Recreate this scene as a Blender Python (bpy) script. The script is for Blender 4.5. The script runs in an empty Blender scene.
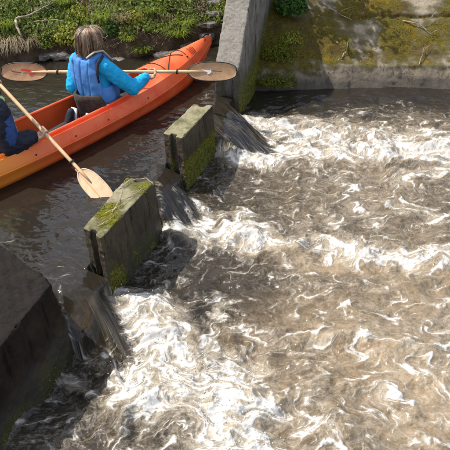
import bpy, bmesh, math, random
import numpy as np
from mathutils import Vector, Matrix, Quaternion

# ------------------------------------------------------------------ camera, sky, sun
sc = bpy.context.scene
C = sc.collection
rnd = random.Random(7)
rng = np.random.default_rng(11)
CAM_H, PITCH, FPX, ROLL = 2.38, math.radians(35), 600.0, math.radians(3)
FW = np.array([0, math.cos(PITCH), -math.sin(PITCH)])
_r0 = np.array([1.0, 0, 0]); _u0 = np.cross(_r0, FW)
RT = math.cos(ROLL) * _r0 - math.sin(ROLL) * _u0
UP = math.sin(ROLL) * _r0 + math.cos(ROLL) * _u0
CAMP = np.array([0, 0, CAM_H])
cd = bpy.data.cameras.new("camera"); cam = bpy.data.objects.new("camera", cd); C.objects.link(cam)
cam.matrix_world = Matrix(((RT[0], UP[0], -FW[0], 0), (RT[1], UP[1], -FW[1], 0), (RT[2], UP[2], -FW[2], CAM_H), (0, 0, 0, 1)))
cd.sensor_width = 36; cd.lens = 48; cd.clip_start = 0.05; cd.clip_end = 600
sc.camera = cam

SUN_EL = math.radians(57); SUN_AZ = math.atan2(-0.92, 0.38)
SUN_DIR = Vector((math.sin(SUN_AZ) * math.cos(SUN_EL), math.cos(SUN_AZ) * math.cos(SUN_EL), math.sin(SUN_EL)))
w = bpy.data.worlds.new("World"); sc.world = w; w.use_nodes = True
sky = w.node_tree.nodes.new('ShaderNodeTexSky'); sky.sky_type = 'NISHITA'; sky.sun_disc = False
sky.sun_elevation = SUN_EL; sky.sun_rotation = SUN_AZ; sky.dust_density = 2.0
bg = w.node_tree.nodes['Background']; bg.inputs[1].default_value = 0.15
# broken white cloud added to the unseen sky for reflections and soft fill
_n = w.node_tree.nodes; _l = w.node_tree.links
_tc = _n.new('ShaderNodeTexCoord'); _mp = _n.new('ShaderNodeMapping'); _mp.inputs['Scale'].default_value = (1, 1, 2.2); _l.new(_tc.outputs['Generated'], _mp.inputs[0])
_cn = _n.new('ShaderNodeTexNoise'); _cn.inputs['Scale'].default_value = 2.3; _cn.inputs['Detail'].default_value = 7; _cn.inputs['Roughness'].default_value = .6; _l.new(_mp.outputs[0], _cn.inputs['Vector'])
_cr = _n.new('ShaderNodeMapRange'); _cr.interpolation_type = 'SMOOTHSTEP'
for _i, _v in ((1, .44), (2, .62)): _cr.inputs[_i].default_value = _v
_l.new(_cn.outputs[0], _cr.inputs[0])
_mx = _n.new('ShaderNodeMix'); _mx.data_type = 'RGBA'; _l.new(_cr.outputs[0], _mx.inputs[0]); _l.new(sky.outputs[0], _mx.inputs[6]); _mx.inputs[7].default_value = (6.4, 6.3, 6.2, 1)
_l.new(_mx.outputs[2], bg.inputs[0])
sl = bpy.data.lights.new("sun", 'SUN'); sl.energy = 3.9; sl.angle = math.radians(0.5); sl.color = (1, 0.94, 0.84)
so = bpy.data.objects.new("sun", sl); C.objects.link(so)
so.rotation_mode = 'QUATERNION'; so.rotation_quaternion = SUN_DIR.to_track_quat('Z', 'Y'); so.location = (-6, 5, 9)
sc.view_settings.view_transform = 'Standard'; sc.view_settings.look = 'None'
sc.view_settings.gamma = 1; sc.view_settings.exposure = 0.56

def px(x, y, z):
    """photo position (450 grid) -> world point on the level z"""
    d = FW * FPX + RT * (x - 225) - UP * (y - 225)
    return CAMP + d * ((z - CAM_H) / d[2])
def pxV(x, y, z): return Vector(px(x, y, z))

# ------------------------------------------------------------------ noise (numpy)
_perm = rng.permutation(512).astype(np.int64); _perm = np.concatenate([_perm, _perm, _perm])
_gr = rng.uniform(0, 2 * np.pi, 512); _gx, _gy = np.cos(_gr), np.sin(_gr)
def perlin(x, y):
    x = np.asarray(x, float); y = np.asarray(y, float)
    xi = np.floor(x).astype(np.int64); yi = np.floor(y).astype(np.int64)
    xf = x - xi; yf = y - yi; xi &= 511; yi &= 511
    u = xf * xf * xf * (xf * (xf * 6 - 15) + 10); v = yf * yf * yf * (yf * (yf * 6 - 15) + 10)
    def g(ix, iy, dx, dy):
        h = _perm[_perm[ix & 511] + (iy & 511)]
        return _gx[h] * dx + _gy[h] * dy
    a = g(xi, yi, xf, yf); b = g(xi + 1, yi, xf - 1, yf); c = g(xi, yi + 1, xf, yf - 1); d = g(xi + 1, yi + 1, xf - 1, yf - 1)
    return 1.5 * ((a + (b - a) * u) * (1 - v) + (c + (d - c) * u) * v)
def fbm(x, y, o=4, lac=2.03, gain=0.5):
    r = 0; a = 1.0; n = 0
    for i in range(o):
        r = r + a * perlin(x + 17.3 * i, y - 9.1 * i); n += a; a *= gain; x = x * lac; y = y * lac
    return r / n
def ridged(x, y, o=4):
    r = 0; a = 1.0; n = 0
    for i in range(o):
        r = r + a * (1 - 2 * np.abs(perlin(x + 31.7 * i, y + 5.9 * i))); n += a; a *= 0.5; x = x * 2.05; y = y * 2.05
    return r / n
def noise3(p, f, o=3):
    x, y, z = p[:, 0] * f, p[:, 1] * f, p[:, 2] * f
    return (fbm(x + 3.1, y + z * 0.37, o) + fbm(y - 7.7, z + x * 0.29, o) + fbm(z + 11.3, x + y * 0.41, o)) / 1.7
def sst(a, b, x):
    t = np.clip((x - a) / (b - a), 0, 1); return t * t * (3 - 2 * t)

# ------------------------------------------------------------------ object helpers
def tag(o, label=None, cat=None, group=None, kind=None):
    if label: o['label'] = label
    if cat: o['category'] = cat
    if group: o['group'] = group
    if kind: o['kind'] = kind
    return o
def link(name, me, m=None, parent=None):
    o = bpy.data.objects.new(name, me); C.objects.link(o)
    if m and me and not me.materials: me.materials.append(m)
    if parent: o.parent = parent
    return o
def empty(name, loc, label, cat, group=None, rz=0.0):
    o = bpy.data.objects.new(name, None); C.objects.link(o)
    o.location = loc; o.rotation_euler = (0, 0, rz); o.empty_display_size = 0.1
    return tag(o, label, cat, group)
def np_mesh(name, V, F, smooth=True):
    V = np.asarray(V, np.float32); F = np.asarray(F, np.int32); k = F.shape[1]
    me = bpy.data.meshes.new(name)
    me.vertices.add(len(V)); me.vertices.foreach_set('co', V.ravel())
    me.loops.add(F.size); me.loops.foreach_set('vertex_index', F.ravel())
    me.polygons.add(len(F)); me.polygons.foreach_set('loop_start', np.arange(0, F.size, k, dtype=np.int32))
    me.update(calc_edges=True)
    me.polygons.foreach_set('use_smooth', np.full(len(F), smooth)); me.validate()
    return me
def get_co(me):
    a = np.empty(len(me.vertices) * 3, np.float32); me.vertices.foreach_get('co', a); return a.reshape(-1, 3).astype(float)
def get_no(me):
    a = np.empty(len(me.vertices) * 3, np.float32); me.vertices.foreach_get('normal', a); return a.reshape(-1, 3).astype(float)
def set_co(me, V): me.vertices.foreach_set('co', np.asarray(V, np.float32).ravel()); me.update()
def fattr(me, name, vals):
    a = me.attributes.new(name, 'FLOAT', 'POINT'); a.data.foreach_set('value', np.asarray(vals, np.float32))

class MB:
    """collects shapes for ONE mesh"""
    def __init__(s): s.V = []; s.F = []
    def add(s, V, F):
        n = len(s.V); s.V += [tuple(v) for v in V]; s.F += [tuple(i + n for i in f) for f in F]
    def sphere(s, c, r, seg=12, rings=8, rot=None):
        rx, ry, rz = (r, r, r) if np.isscalar(r) else r
        V = []; F = []
        for i in range(rings + 1):
            th = math.pi * i / rings
            for j in range(seg):
                ph = 2 * math.pi * j / seg
                p = Vector((rx * math.sin(th) * math.cos(ph), ry * math.sin(th) * math.sin(ph), rz * math.cos(th)))
                if rot: p = rot @ p
                V.append(p + Vector(c))
        for i in range(rings):
            for j in range(seg):
                F.append((i * seg + j, (i + 1) * seg + j, (i + 1) * seg + (j + 1) % seg, i * seg + (j + 1) % seg))
        s.add(V, F)
    def tube(s, pts, rad, seg=8, caps=True, flat=1.0, ref=None):
        pts = [Vector(p) for p in pts]; n = len(pts)
        rad = [rad] * n if np.isscalar(rad) else list(rad)
        V = []; F = []; prev = ref
        for i, p in enumerate(pts):
            t = (pts[min(i + 1, n - 1)] - pts[max(i - 1, 0)])
            t = t.normalized() if t.length > 1e-9 else Vector((0, 0, 1))
            if prev is None:
                prev = Vector((0, 0, 1)) if abs(t.z) < 0.9 else Vector((1, 0, 0))
            a = (prev - t * prev.dot(t)); a = a.normalized() if a.length > 1e-6 else t.orthogonal().normalized()
            b = t.cross(a); prev = a
            for j in range(seg):
                th = 2 * math.pi * j / seg
                V.append(p + a * math.cos(th) * rad[i] * flat + b * math.sin(th) * rad[i])
        for i in range(n - 1):
            for j in range(seg):
                F.append((i * seg + j, i * seg + (j + 1) % seg, (i + 1) * seg + (j + 1) % seg, (i + 1) * seg + j))
        if caps:
            F.append(tuple(range(seg))[::-1]); F.append(tuple((n - 1) * seg + j for j in range(seg)))
        s.add(V, F)
    def limb(s, pts, rad, seg=12):
        """tapered limb with rounded joints, closed pieces to be fused"""
        for i in range(len(pts) - 1): s.tube([pts[i], pts[i + 1]], [rad[i], rad[i + 1]], seg)
        for p, r in zip(pts, rad): s.sphere(p, r, seg, 8)
    def rings(s, R, seg=20):
        """elliptic loft; R = list of (centre, ax vector, ay vector)"""
        V = []; F = []
        for c, ax, ay in R:
            for j in range(seg):
                th = 2 * math.pi * j / seg
                V.append(Vector(c) + Vector(ax) * math.cos(th) + Vector(ay) * math.sin(th))
        n = len(R)
        for i in range(n - 1):
            for j in range(seg):
                F.append((i * seg + j, i * seg + (j + 1) % seg, (i + 1) * seg + (j + 1) % seg, (i + 1) * seg + j))
        F.append(tuple(range(seg))[::-1]); F.append(tuple((n - 1) * seg + j for j in range(seg)))
        s.add(V, F)
    def box(s, lo, hi, M=None):
        V = [Vector((x, y, z)) for x in (lo[0], hi[0]) for y in (lo[1], hi[1]) for z in (lo[2], hi[2])]
        if M: V = [M @ v for v in V]
        s.add(V, [(0, 1, 3, 2), (4, 6, 7, 5), (0, 4, 5, 1), (2, 3, 7, 6), (0, 2, 6, 4), (1, 5, 7, 3)])
    def mesh(s, name, smooth=True, M=None):
        me = bpy.data.meshes.new(name)
        V = s.V if M is None else [M @ Vector(v) for v in s.V]
        me.from_pydata(V, [], s.F); me.update()
        bm = bmesh.new(); bm.from_mesh(me); bmesh.ops.recalc_face_normals(bm, faces=bm.faces); bm.to_mesh(me); bm.free()
        me.polygons.foreach_set('use_smooth', np.full(len(me.polygons), smooth))
        return me
    def build(s, name, m, parent=None, smooth=True): return link(name, s.mesh(name, smooth), m, parent)

def fuse_mesh(name, mb, voxel, smooth=4, factor=0.5):
    me = mb.mesh(name); o = bpy.data.objects.new("tmp", me); C.objects.link(o)
    r = o.modifiers.new("r", 'REMESH'); r.mode = 'VOXEL'; r.voxel_size = voxel; r.use_smooth_shade = True
    if smooth:
        q = o.modifiers.new("s", 'SMOOTH'); q.iterations = smooth; q.factor = factor
    dg = bpy.context.evaluated_depsgraph_get(); dg.update()
    out = bpy.data.meshes.new_from_object(o.evaluated_get(dg)); out.name = name
    bpy.data.objects.remove(o); bpy.data.meshes.remove(me)
    out.polygons.foreach_set('use_smooth', np.full(len(out.polygons), True))
    return out

# ------------------------------------------------------------------ materials
class NT:
    def __init__(s, name):
        s.m = bpy.data.materials.new(name); s.m.use_nodes = True; s.t = s.m.node_tree; s.t.nodes.clear()
        s.out = s.t.nodes.new('ShaderNodeOutputMaterial')
    def n(s, typ, inp=None, **kw):
        nd = s.t.nodes.new(typ)
        for k, v in kw.items(): setattr(nd, k, v)
        for k, v in (inp or {}).items(): s.set(nd.inputs[k], v)
        return nd
    def set(s, sock, v):
        if isinstance(v, bpy.types.NodeSocket): s.t.links.new(v, sock)
        elif isinstance(v, bpy.types.Node): s.t.links.new(v.outputs[0], sock)
        else:
            if sock.type == 'RGBA' and len(v) == 3: v = (*v, 1)
            sock.default_value = v
    def math(s, op, a, b=0.0, c=0.0, clamp=False):
        return s.n('ShaderNodeMath', {0: a, 1: b, 2: c}, operation=op, use_clamp=clamp).outputs[0]
    def mix(s, f, a, b, bt='MIX'):
        nd = s.n('ShaderNodeMix', data_type='RGBA', blend_type=bt)
        s.set(nd.inputs[0], f); s.set(nd.inputs[6], a); s.set(nd.inputs[7], b); return nd.outputs[2]
    def rng(s, v, a, b, c=0.0, d=1.0, smooth=True):
        return s.n('ShaderNodeMapRange', {0: v, 1: a, 2: b, 3: c, 4: d}, interpolation_type='SMOOTHSTEP' if smooth else 'LINEAR').outputs[0]
    def noise(s, vec, scale, detail=4, rough=0.55, dist=0.0):
        return s.n('ShaderNodeTexNoise', {'Vector': vec, 'Scale': scale, 'Detail': detail, 'Roughness': rough, 'Distortion': dist})
    def obj(s): return s.n('ShaderNodeTexCoord').outputs['Object']
    def geo(s): return s.n('ShaderNodeNewGeometry')
    def attr(s, name): return s.n('ShaderNodeAttribute', attribute_name=name)
    def scale(s, vec, sc3): return s.n('ShaderNodeMapping', {'Vector': vec, 'Scale': sc3}).outputs[0]
    def bump(s, h, strength=0.5, dist=0.01, nrm=None):
        i = {'Height': h, 'Strength': strength, 'Distance': dist}
        if nrm: i['Normal'] = nrm
        return s.n('ShaderNodeBump', i).outputs[0]
    def bsdf(s, **kw):
        nd = s.n('ShaderNodeBsdfPrincipled')
        for k, v in kw.items(): s.set(nd.inputs[k.replace('_', ' ')], v)
        return nd
    def done(s, sh):
        s.t.links.new(sh.outputs[0], s.out.inputs[0]); return s.m

def simple(name, col, rough=0.6, var=0.25, scale=30, bump=0.2, bscale=120, spec=0.4, stretch=None, bdist=0.004):
    k = NT(name); v = k.obj()
    if stretch: v = k.scale(v, stretch)
    n1 = k.noise(v, scale, 5, 0.6); n2 = k.noise(v, bscale, 4, 0.6)
    f = k.rng(n1.outputs[0], 0.3, 0.7)
    c = k.mix(f, tuple(x * (1 - var) for x in col), tuple(min(1, x * (1 + var)) for x in col))
    return k.done(k.bsdf(Base_Color=c, Roughness=k.rng(n2.outputs[0], 0.2, 0.8, rough * 0.85, min(1, rough * 1.15)), Specular_IOR_Level=spec, Normal=k.bump(n2.outputs[0], bump, bdist)))

def leafmat(name, a, b, cdry, dryf=0.15, trans=0.45):
    """foliage; colour varies from leaf to leaf with the 'tint' value stored on the mesh"""
    k = NT(name); t = k.attr('tint').outputs['Fac']
    c = k.mix(t, a, b); c = k.mix(k.rng(t, 1 - dryf, 1 - dryf + 0.02), c, cdry)
    n = k.noise(k.obj(), 60, 3)
    c = k.mix(k.rng(n.outputs[0], 0.3, 0.7, 0, 0.35), c, tuple(x * 0.6 for x in a))
    p = k.bsdf(Base_Color=c, Roughness=0.5, Specular_IOR_Level=0.35)
    tr = k.n('ShaderNodeBsdfTranslucent', {'Color': c})
    mx = k.n('ShaderNodeMixShader', {0: trans, 1: p.outputs[0], 2: tr.outputs[0]})
    return k.done(mx)

def concrete(name, light, dark, wet_shade=(0.045, 0.038, 0.03), lichen=(0.30, 0.29, 0.12), mossc=((0.05, 0.055, 0.008), (0.23, 0.22, 0.022))):
    k = NT(name); o = k.obj(); g = k.geo(); moss = k.attr('moss').outputs['Fac']; wet_shade_v = k.attr('wet_shade').outputs['Fac']; top = k.attr('top').outputs['Fac']
    n1 = k.noise(o, 7, 8, 0.65, 0.4); n2 = k.noise(o, 38, 6, 0.7); n3 = k.noise(o, 160, 4, 0.7)
    st = k.noise(k.scale(o, (14, 14, 1.6)), 1.6, 6, 0.65)
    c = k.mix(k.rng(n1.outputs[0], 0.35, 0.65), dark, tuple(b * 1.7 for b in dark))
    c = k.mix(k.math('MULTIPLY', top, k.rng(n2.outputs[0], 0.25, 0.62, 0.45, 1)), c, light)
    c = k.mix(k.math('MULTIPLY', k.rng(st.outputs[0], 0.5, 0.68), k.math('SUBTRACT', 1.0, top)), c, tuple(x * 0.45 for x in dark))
    lic = k.noise(o, 22, 6, 0.7, 0.5)
    c = k.mix(k.math('MULTIPLY', k.rng(lic.outputs[0], 0.5, 0.64), k.math('MULTIPLY', top, 0.75)), c, lichen)
    c = k.mix(k.rng(n3.outputs[0], 0.62, 0.72, 0, 0.6), c, tuple(x * 0.4 for x in dark))
    c = k.mix(k.math('MULTIPLY', wet_shade_v, 0.8), c, wet_shade)
    mn = k.noise(o, 55, 6, 0.75)
    mc = k.mix(k.rng(mn.outputs[0], 0.3, 0.7), mossc[0], mossc[1])
    if name.startswith('rev'):
        mc = k.mix(k.rng(k.noise(o, 3.4, 5, .65).outputs[0], .46, .68), mc, (.095, .065, .026))
        mc = k.mix(k.rng(k.noise(o, 5.1, 5, .65, .4).outputs[0], .54, .66), mc, (.20, .135, .012))
    c = k.mix(k.math('MULTIPLY', k.rng(k.math('ADD', moss, k.math('MULTIPLY', k.math('SUBTRACT', n1.outputs[0], 0.5), 1.0)), 0.02, 0.5), 0.75), c, (0.062, 0.058, 0.016))
    mf = k.rng(k.math('ADD', moss, k.math('MULTIPLY', k.math('SUBTRACT', mn.outputs[0], 0.5), 1.1)), 0.35, 0.75)
    c = k.mix(mf, c, mc)
    rough = k.math('SUBTRACT', 0.88, k.math('MULTIPLY', k.math('MULTIPLY', wet_shade_v, k.math('SUBTRACT', 1.0, mf)), 0.5))
    h = k.math('ADD', k.math('MULTIPLY', n2.outputs[0], 0.6), k.math('MULTIPLY', n3.outputs[0], 0.5))
    b = k.bump(h, 0.9, 0.02)
    return k.done(k.bsdf(Base_Color=c, Roughness=rough, Specular_IOR_Level=k.math('MULTIPLY_ADD', wet_shade_v, 0.3, 0.12), Normal=b))

M = {}
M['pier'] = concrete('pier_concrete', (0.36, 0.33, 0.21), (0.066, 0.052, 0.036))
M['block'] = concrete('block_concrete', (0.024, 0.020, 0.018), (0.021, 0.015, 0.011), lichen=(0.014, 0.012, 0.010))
M['wall'] = concrete('wall_concrete', (0.36, 0.33, 0.29), (0.185, 0.17, 0.148), lichen=(0.20, 0.17, 0.12))
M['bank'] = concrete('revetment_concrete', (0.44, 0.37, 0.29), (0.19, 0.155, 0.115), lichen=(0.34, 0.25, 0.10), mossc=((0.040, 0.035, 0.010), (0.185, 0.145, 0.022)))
M['bankmoss'] = leafmat('ochre_moss', (0.035, 0.03, 0.007), (0.17, 0.125, 0.015), (0.14, 0.09, 0.03), 0.15, 0.3)
M['moss'] = leafmat('moss_fronds', (0.06, 0.07, 0.008), (0.28, 0.27, 0.02), (0.16, 0.12, 0.03), 0.1, 0.3)
M['ivy'] = leafmat('ivy_leaves', (0.075, 0.13, 0.015), (0.36, 0.42, 0.06), (0.34, 0.26, 0.12), 0.2)
M['darkleaf'] = leafmat('dark_leaves', (0.03, 0.085, 0.012), (0.11, 0.22, 0.03), (0.1, 0.1, 0.03), 0.05)
M['yellowleaf'] = leafmat('yellow_green_leaves', (0.20, 0.25, 0.02), (0.58, 0.56, 0.08), (0.40, 0.32, 0.12), 0.15)
M['olivefern'] = leafmat('olive_fern', (0.085, 0.11, 0.010), (0.36, 0.36, 0.03), (0.25, 0.2, 0.05), 0.1)
M['grass'] = leafmat('grass_blades', (0.14, 0.23, 0.02), (0.45, 0.54, 0.08), (0.46, 0.38, 0.2), 0.15)
M['drygrass'] = leafmat('dry_grass', (0.30, 0.24, 0.14), (0.56, 0.47, 0.31), (0.2, 0.15, 0.08), 0.2)
M['soil'] = simple('bank_soil', (0.075, 0.056, 0.036), 0.95, 0.5, 9, 0.8, 60, 0.2, bdist=0.02)
M['rock'] = simple('grey_rock', (0.16, 0.15, 0.135), 0.85, 0.45, 14, 0.7, 60, 0.3, bdist=0.01)
M['bark'] = simple('dead_wood', (0.30, 0.25, 0.19), 0.9, 0.4, 25, 0.5, 90, 0.2, (1, 1, 0.3))
M['darkbark'] = simple('dark_bark', (0.06, 0.045, 0.03), 0.9, 0.4, 25, 0.6, 60, 0.2)
M['litter'] = leafmat('dead_leaf_chips', (0.06, 0.045, 0.03), (0.24, 0.17, 0.10), (0.4, 0.33, 0.24), 0.12, .1)
M['straw'] = simple('pale_straw', (0.45, 0.36, 0.22), 0.7, 0.25, 40, 0.2)

def water_mat():
    k = NT('river_water_surface'); o = k.obj()
    f0 = k.attr('foam').outputs['Fac']; milk = k.attr('milk').outputs['Fac']; silt = k.attr('silt').outputs['Fac']; ch = k.attr('chute').outputs['Fac']; turb = k.attr('turb').outputs['Fac']
    fl = k.attr('flow').outputs['Vector']; adv = k.attr('adv').outputs['Vector']
    fine = k.noise(k.scale(adv, (.85, 1.05, .3)), 48, 6, 0.7, .15); grain = k.noise(o, 120, 3, 0.6); big = k.noise(adv, 5, 5, 0.6)
    foam = k.math('MULTIPLY_ADD', k.math('MULTIPLY', k.math('SUBTRACT', fine.outputs[0], 0.5), 2.2), k.math('MULTIPLY', k.math('MULTIPLY', f0, k.math('SUBTRACT', 1.15, f0)), 2.2), f0, True)
    st = k.noise(k.scale(fl, (20, 2.2, 1)), 1.0, 5, 0.62, 0.5); st2 = k.noise(k.scale(fl, (62, 4.0, 1)), 1.0, 4, 0.6, 0.6)
    strk = k.math('MULTIPLY', k.math('MAXIMUM', k.rng(st.outputs[0], 0.53, 0.80, 0, 0.45), k.rng(st2.outputs[0], 0.53, 0.76, 0, 0.5)), k.attr('streak').outputs['Fac'])
    dens = k.attr('dens').outputs['Fac']; wv = k.noise(adv, 9, 4, .6); sv = k.n('ShaderNodeVectorMath', {0: k.n('ShaderNodeVectorMath', {0: wv.outputs['Color'], 1: (.5, .5, .5)}, operation='SUBTRACT').outputs[0], 'Scale': .12}, operation='SCALE').outputs[0]
    va = k.n('ShaderNodeVectorMath', {0: k.scale(adv, (.62, 1.1, .3)), 1: sv}, operation='ADD').outputs[0]
    def cell(sc_, wd): return k.rng(k.n('ShaderNodeTexVoronoi', {'Vector': va, 'Scale': sc_}, feature='DISTANCE_TO_EDGE').outputs['Distance'], 0.0, wd, 1, 0)
    lv = k.math('MAXIMUM', k.math('MAXIMUM', cell(7.5, .14), k.math('MULTIPLY', cell(17.0, .18), .9)), k.math('MULTIPLY', cell(40.0, .26), .72))
    lv = k.math('MULTIPLY_ADD', k.math('SUBTRACT', fine.outputs[0], .5), .8, lv)
    lv = k.rng(k.math('MULTIPLY_ADD', dens, 1.15, lv), 1.06, 1.9, 0, .55)
    foam = k.math('MAXIMUM', k.math('MULTIPLY', foam, .97), k.math('MULTIPLY', lv, k.rng(dens, .05, .25)))
    foam = k.math('MAXIMUM', foam, strk)
    boil0 = k.rng(k.noise(adv, 17, 7, 0.72, .5).outputs[0], .36, .62, .55, 1.15); col = k.mix(k.math('MULTIPLY', silt, boil0, clamp=True), (0.020, 0.0165, 0.012), (0.25, 0.178, 0.103))
    boil = k.rng(big.outputs[0], 0.3, 0.7, 0.6, 1.0)
    net = k.noise(adv, 24, 7, 0.72, .6); boil = k.math('MULTIPLY', boil, k.rng(net.outputs[0], .36, .60, .55, 1.1))
    col = k.mix(k.math('MULTIPLY', milk, boil), col, (0.50, 0.405, 0.275))
    col = k.mix(k.math('MULTIPLY', ch, 0.9), col, k.mix(k.rng(st.outputs[0], .35, .65), (0.012, 0.0100, 0.0075), (0.022, 0.0185, 0.0135)))
    rip = k.noise(k.scale(o, (1, 1, 0.3)), 26, 3, 0.5, 0.5)
    bmp = k.bump(k.math('ADD', rip.outputs[0], k.math('MULTIPLY', grain.outputs[0], k.math('MULTIPLY', turb, .25))), 1.0, 0.01)
    k.set(bmp.node.inputs['Distance'], k.math('MULTIPLY_ADD', turb, 0.012, 0.0013))
    wat = k.bsdf(Base_Color=col, Roughness=0.045, IOR=1.333, Specular_IOR_Level=0.6, Normal=bmp)
    fb = k.bump(k.math('MULTIPLY_ADD', f0, 0.8, k.math('MULTIPLY', fine.outputs[0], 0.5)), 0.5, 0.016)
    fc = k.mix(k.rng(foam, .45, 1.0), (.38, .34, .275), (.56, .55, .525))
    fo = k.bsdf(Base_Color=fc, Roughness=0.35, Specular_IOR_Level=0.4, Normal=fb)
    return k.done(k.n('ShaderNodeMixShader', {0: foam, 1: wat.outputs[0], 2: fo.outputs[0]}))
M['water'] = water_mat()

# ------------------------------------------------------------------ weir geometry
D2 = np.array([0.32, 0.947]); D2 /= np.linalg.norm(D2); N2 = np.array([D2[1], -D2[0]])
ZT, ZL = 0.265, -0.235
P0 = px(101, 238, ZT)[:2]
def st_of(p): q = np.asarray(p)[:2] - P0; return q @ N2, q @ D2
def W(s, t, z): q = P0 + N2 * s + D2 * t; return Vector((q[0], q[1], z))
near_c = [px(*p, ZT) for p in ((101, 238), (155, 181), (127, 177), (83, 228))]
mid_c = [px(*p, ZT) for p in ((182, 138), (213, 105), (193, 104), (163, 133))]
wall_c = [px(239, 70, ZT), px(214, 70, ZT)]
blk_c = [px(52, 283, ZT), px(-40, 213, ZT)]
T_BLOCK = st_of(blk_c[0])[1]; T_WALL = st_of(wall_c[0])[1]
GAPS = [(T_BLOCK, 0.0, 0.46, T_BLOCK - .22, .85), (st_of(near_c[1])[1], st_of(mid_c[0])[1], 0.34, st_of(near_c[1])[1] + .06, .62), (st_of(mid_c[1])[1], T_WALL, 0.74, st_of(mid_c[1])[1] - .03, .85)]

# ------------------------------------------------------------------ river water: one fine height field
def seg_field(X, Y, strokes, z=ZL, wide=1.0, gain=1.0):
    R = np.zeros_like(X)
    for pts, wd, amp in strokes:
        q = [px(a, b, z)[:2] for a, b in pts]
        best = np.full_like(X, 1e9)
        if len(q) == 1: best = np.hypot(X - q[0][0], Y - q[0][1])
        for (x0, y0), (x1, y1) in zip(q[:-1], q[1:]):
            L = (x1 - x0) ** 2 + (y1 - y0) ** 2
            u = np.clip(((X - x0) * (x1 - x0) + (Y - y0) * (y1 - y0)) / L, 0, 1)
            best = np.minimum(best, np.hypot(X - x0 - u * (x1 - x0), Y - y0 - u * (y1 - y0)))
        g = amp * gain * np.exp(-(best / (wd * wide)) ** 2)
        R = np.where(amp > 0, np.maximum(R, g), R + g)
    return R
FOAM = [  # photo-read positions of white water on the lower level, width in metres
    ([(222, 158), (262, 166), (300, 152)], 0.10, 1.15), ([(262, 128), (300, 140), (345, 150), (400, 158), (450, 152)], 0.17, 1.15),
    ([(300, 128), (380, 138), (450, 142)], 0.20, 0.75), ([(400, 182), (450, 168)], 0.12, 0.8), ([(300, 160), (345, 152)], 0.2, 1.0),
    ([(172, 212), (186, 238), (222, 234), (262, 246)], 0.12, 1.2), ([(262, 246), (330, 246), (400, 262), (455, 262)], 0.13, 0.85),
    ([(330, 215), (345, 245)], 0.06, 0.7), ([(190, 215), (240, 220)], .10, .7),
    ([(100, 285), (128, 310), (140, 345)], 0.06, 1.0), ([(135, 320), (165, 345), (190, 375)], 0.16, 1.25), ([(150, 390), (200, 395), (230, 420), (240, 450)], 0.19, 1.3),
    ([(200, 350), (240, 370), (250, 440)], 0.12, 0.9), ([(240, 330), (300, 345), (360, 345), (450, 352)], 0.06, 0.62),
    ([(315, 330), (318, 400), (345, 450)], 0.05, 0.62), ([(250, 385), (300, 425), (330, 450)], 0.08, 0.7), ([(395, 400), (430, 450)], 0.05, 0.55),
    ([(340, 395), (450, 385)], 0.05, .5), ([(64, 372), (90, 392), (130, 400)], 0.05, 0.75), ([(210, 300), (222, 330)], 0.05, 0.6), ([(130, 300), (175, 300)], .08, .6),
    ([(320, 290), (450, 285)], 0.06, 0.5), ([(380, 200), (450, 225)], 0.12, 0.55), ([(300, 200), (360, 235)], 0.08, .5)]
FOAM2 = [([(159, 196), (164, 222), (176, 246)], .035, .75), ([(176, 196), (188, 214), (200, 226)], .03, .45), ([(112, 300), (126, 314)], .05, .7), ([(62, 302), (70, 340), (92, 376)], .018, .6), ([(66, 284), (80, 300)], .03, .35), ([(224, 150), (236, 158), (262, 163)], .03, .8)]
SILT = [([(330, 330), (450, 420)], 0.45, 0.85), ([(400, 300), (450, 300)], 0.35, 0.7), ([(250, 360), (300, 430)], 0.3, 0.6), ([(300, 262), (450, 278)], 0.16, 0.85),
        ([(360, 190), (400, 215)], 0.3, 0.45), ([(260, 255), (330, 258)], .12, .7), ([(90, 330), (110, 350)], 0.10, 0.35), ([(350, 172), (420, 178)], .12, .6), ([(430, 118), (450, 118)], .2, .25)]
def advect(X, Y, steps=6, dt=.042):
    """carry points back through a swirling flow; foam sampled there is drawn out into threads and eddies"""
    x0, y0, x1, y1, n = -4.2, 0.4, 4.2, 8.0, 900
    gx, gy = np.meshgrid(np.linspace(x0, x1, n), np.linspace(y0, y1, n))
    psi = .20 * fbm(gx * 1.3, gy * 1.6, 2) + .052 * fbm(gx * 3.4 + 5, gy * 4.6, 2) + .009 * fbm(gx * 9 + 9, gy * 12, 2)
    dy = (y1 - y0) / (n - 1); dx = (x1 - x0) / (n - 1); py, px_ = np.gradient(psi, dy, dx); U_, V_ = py + .34, -px_ - .10
    def samp(A, x, y):
        u = np.clip((x - x0) / dx, 0, n - 1.001); v = np.clip((y - y0) / dy, 0, n - 1.001); i = u.astype(int); j = v.astype(int); a = u - i; b = v - j
        return (A[j, i] * (1 - a) + A[j, i + 1] * a) * (1 - b) + (A[j + 1, i] * (1 - a) + A[j + 1, i + 1] * a) * b
    x, y = X.copy(), Y.copy(); out = []
    for t in range(steps):
        u, v = samp(U_, x, y), samp(V_, x, y); xm, ym = x - .5 * dt * u, y - .5 * dt * v; u, v = samp(U_, xm, ym), samp(V_, xm, ym); x = x - dt * u; y = y - dt * v
        if t == steps // 3: out.append((x.copy() + (t + 1) * dt * .34, y.copy() - (t + 1) * dt * .10))
    out.append((x + steps * dt * .34, y - steps * dt * .10)); return out
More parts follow.
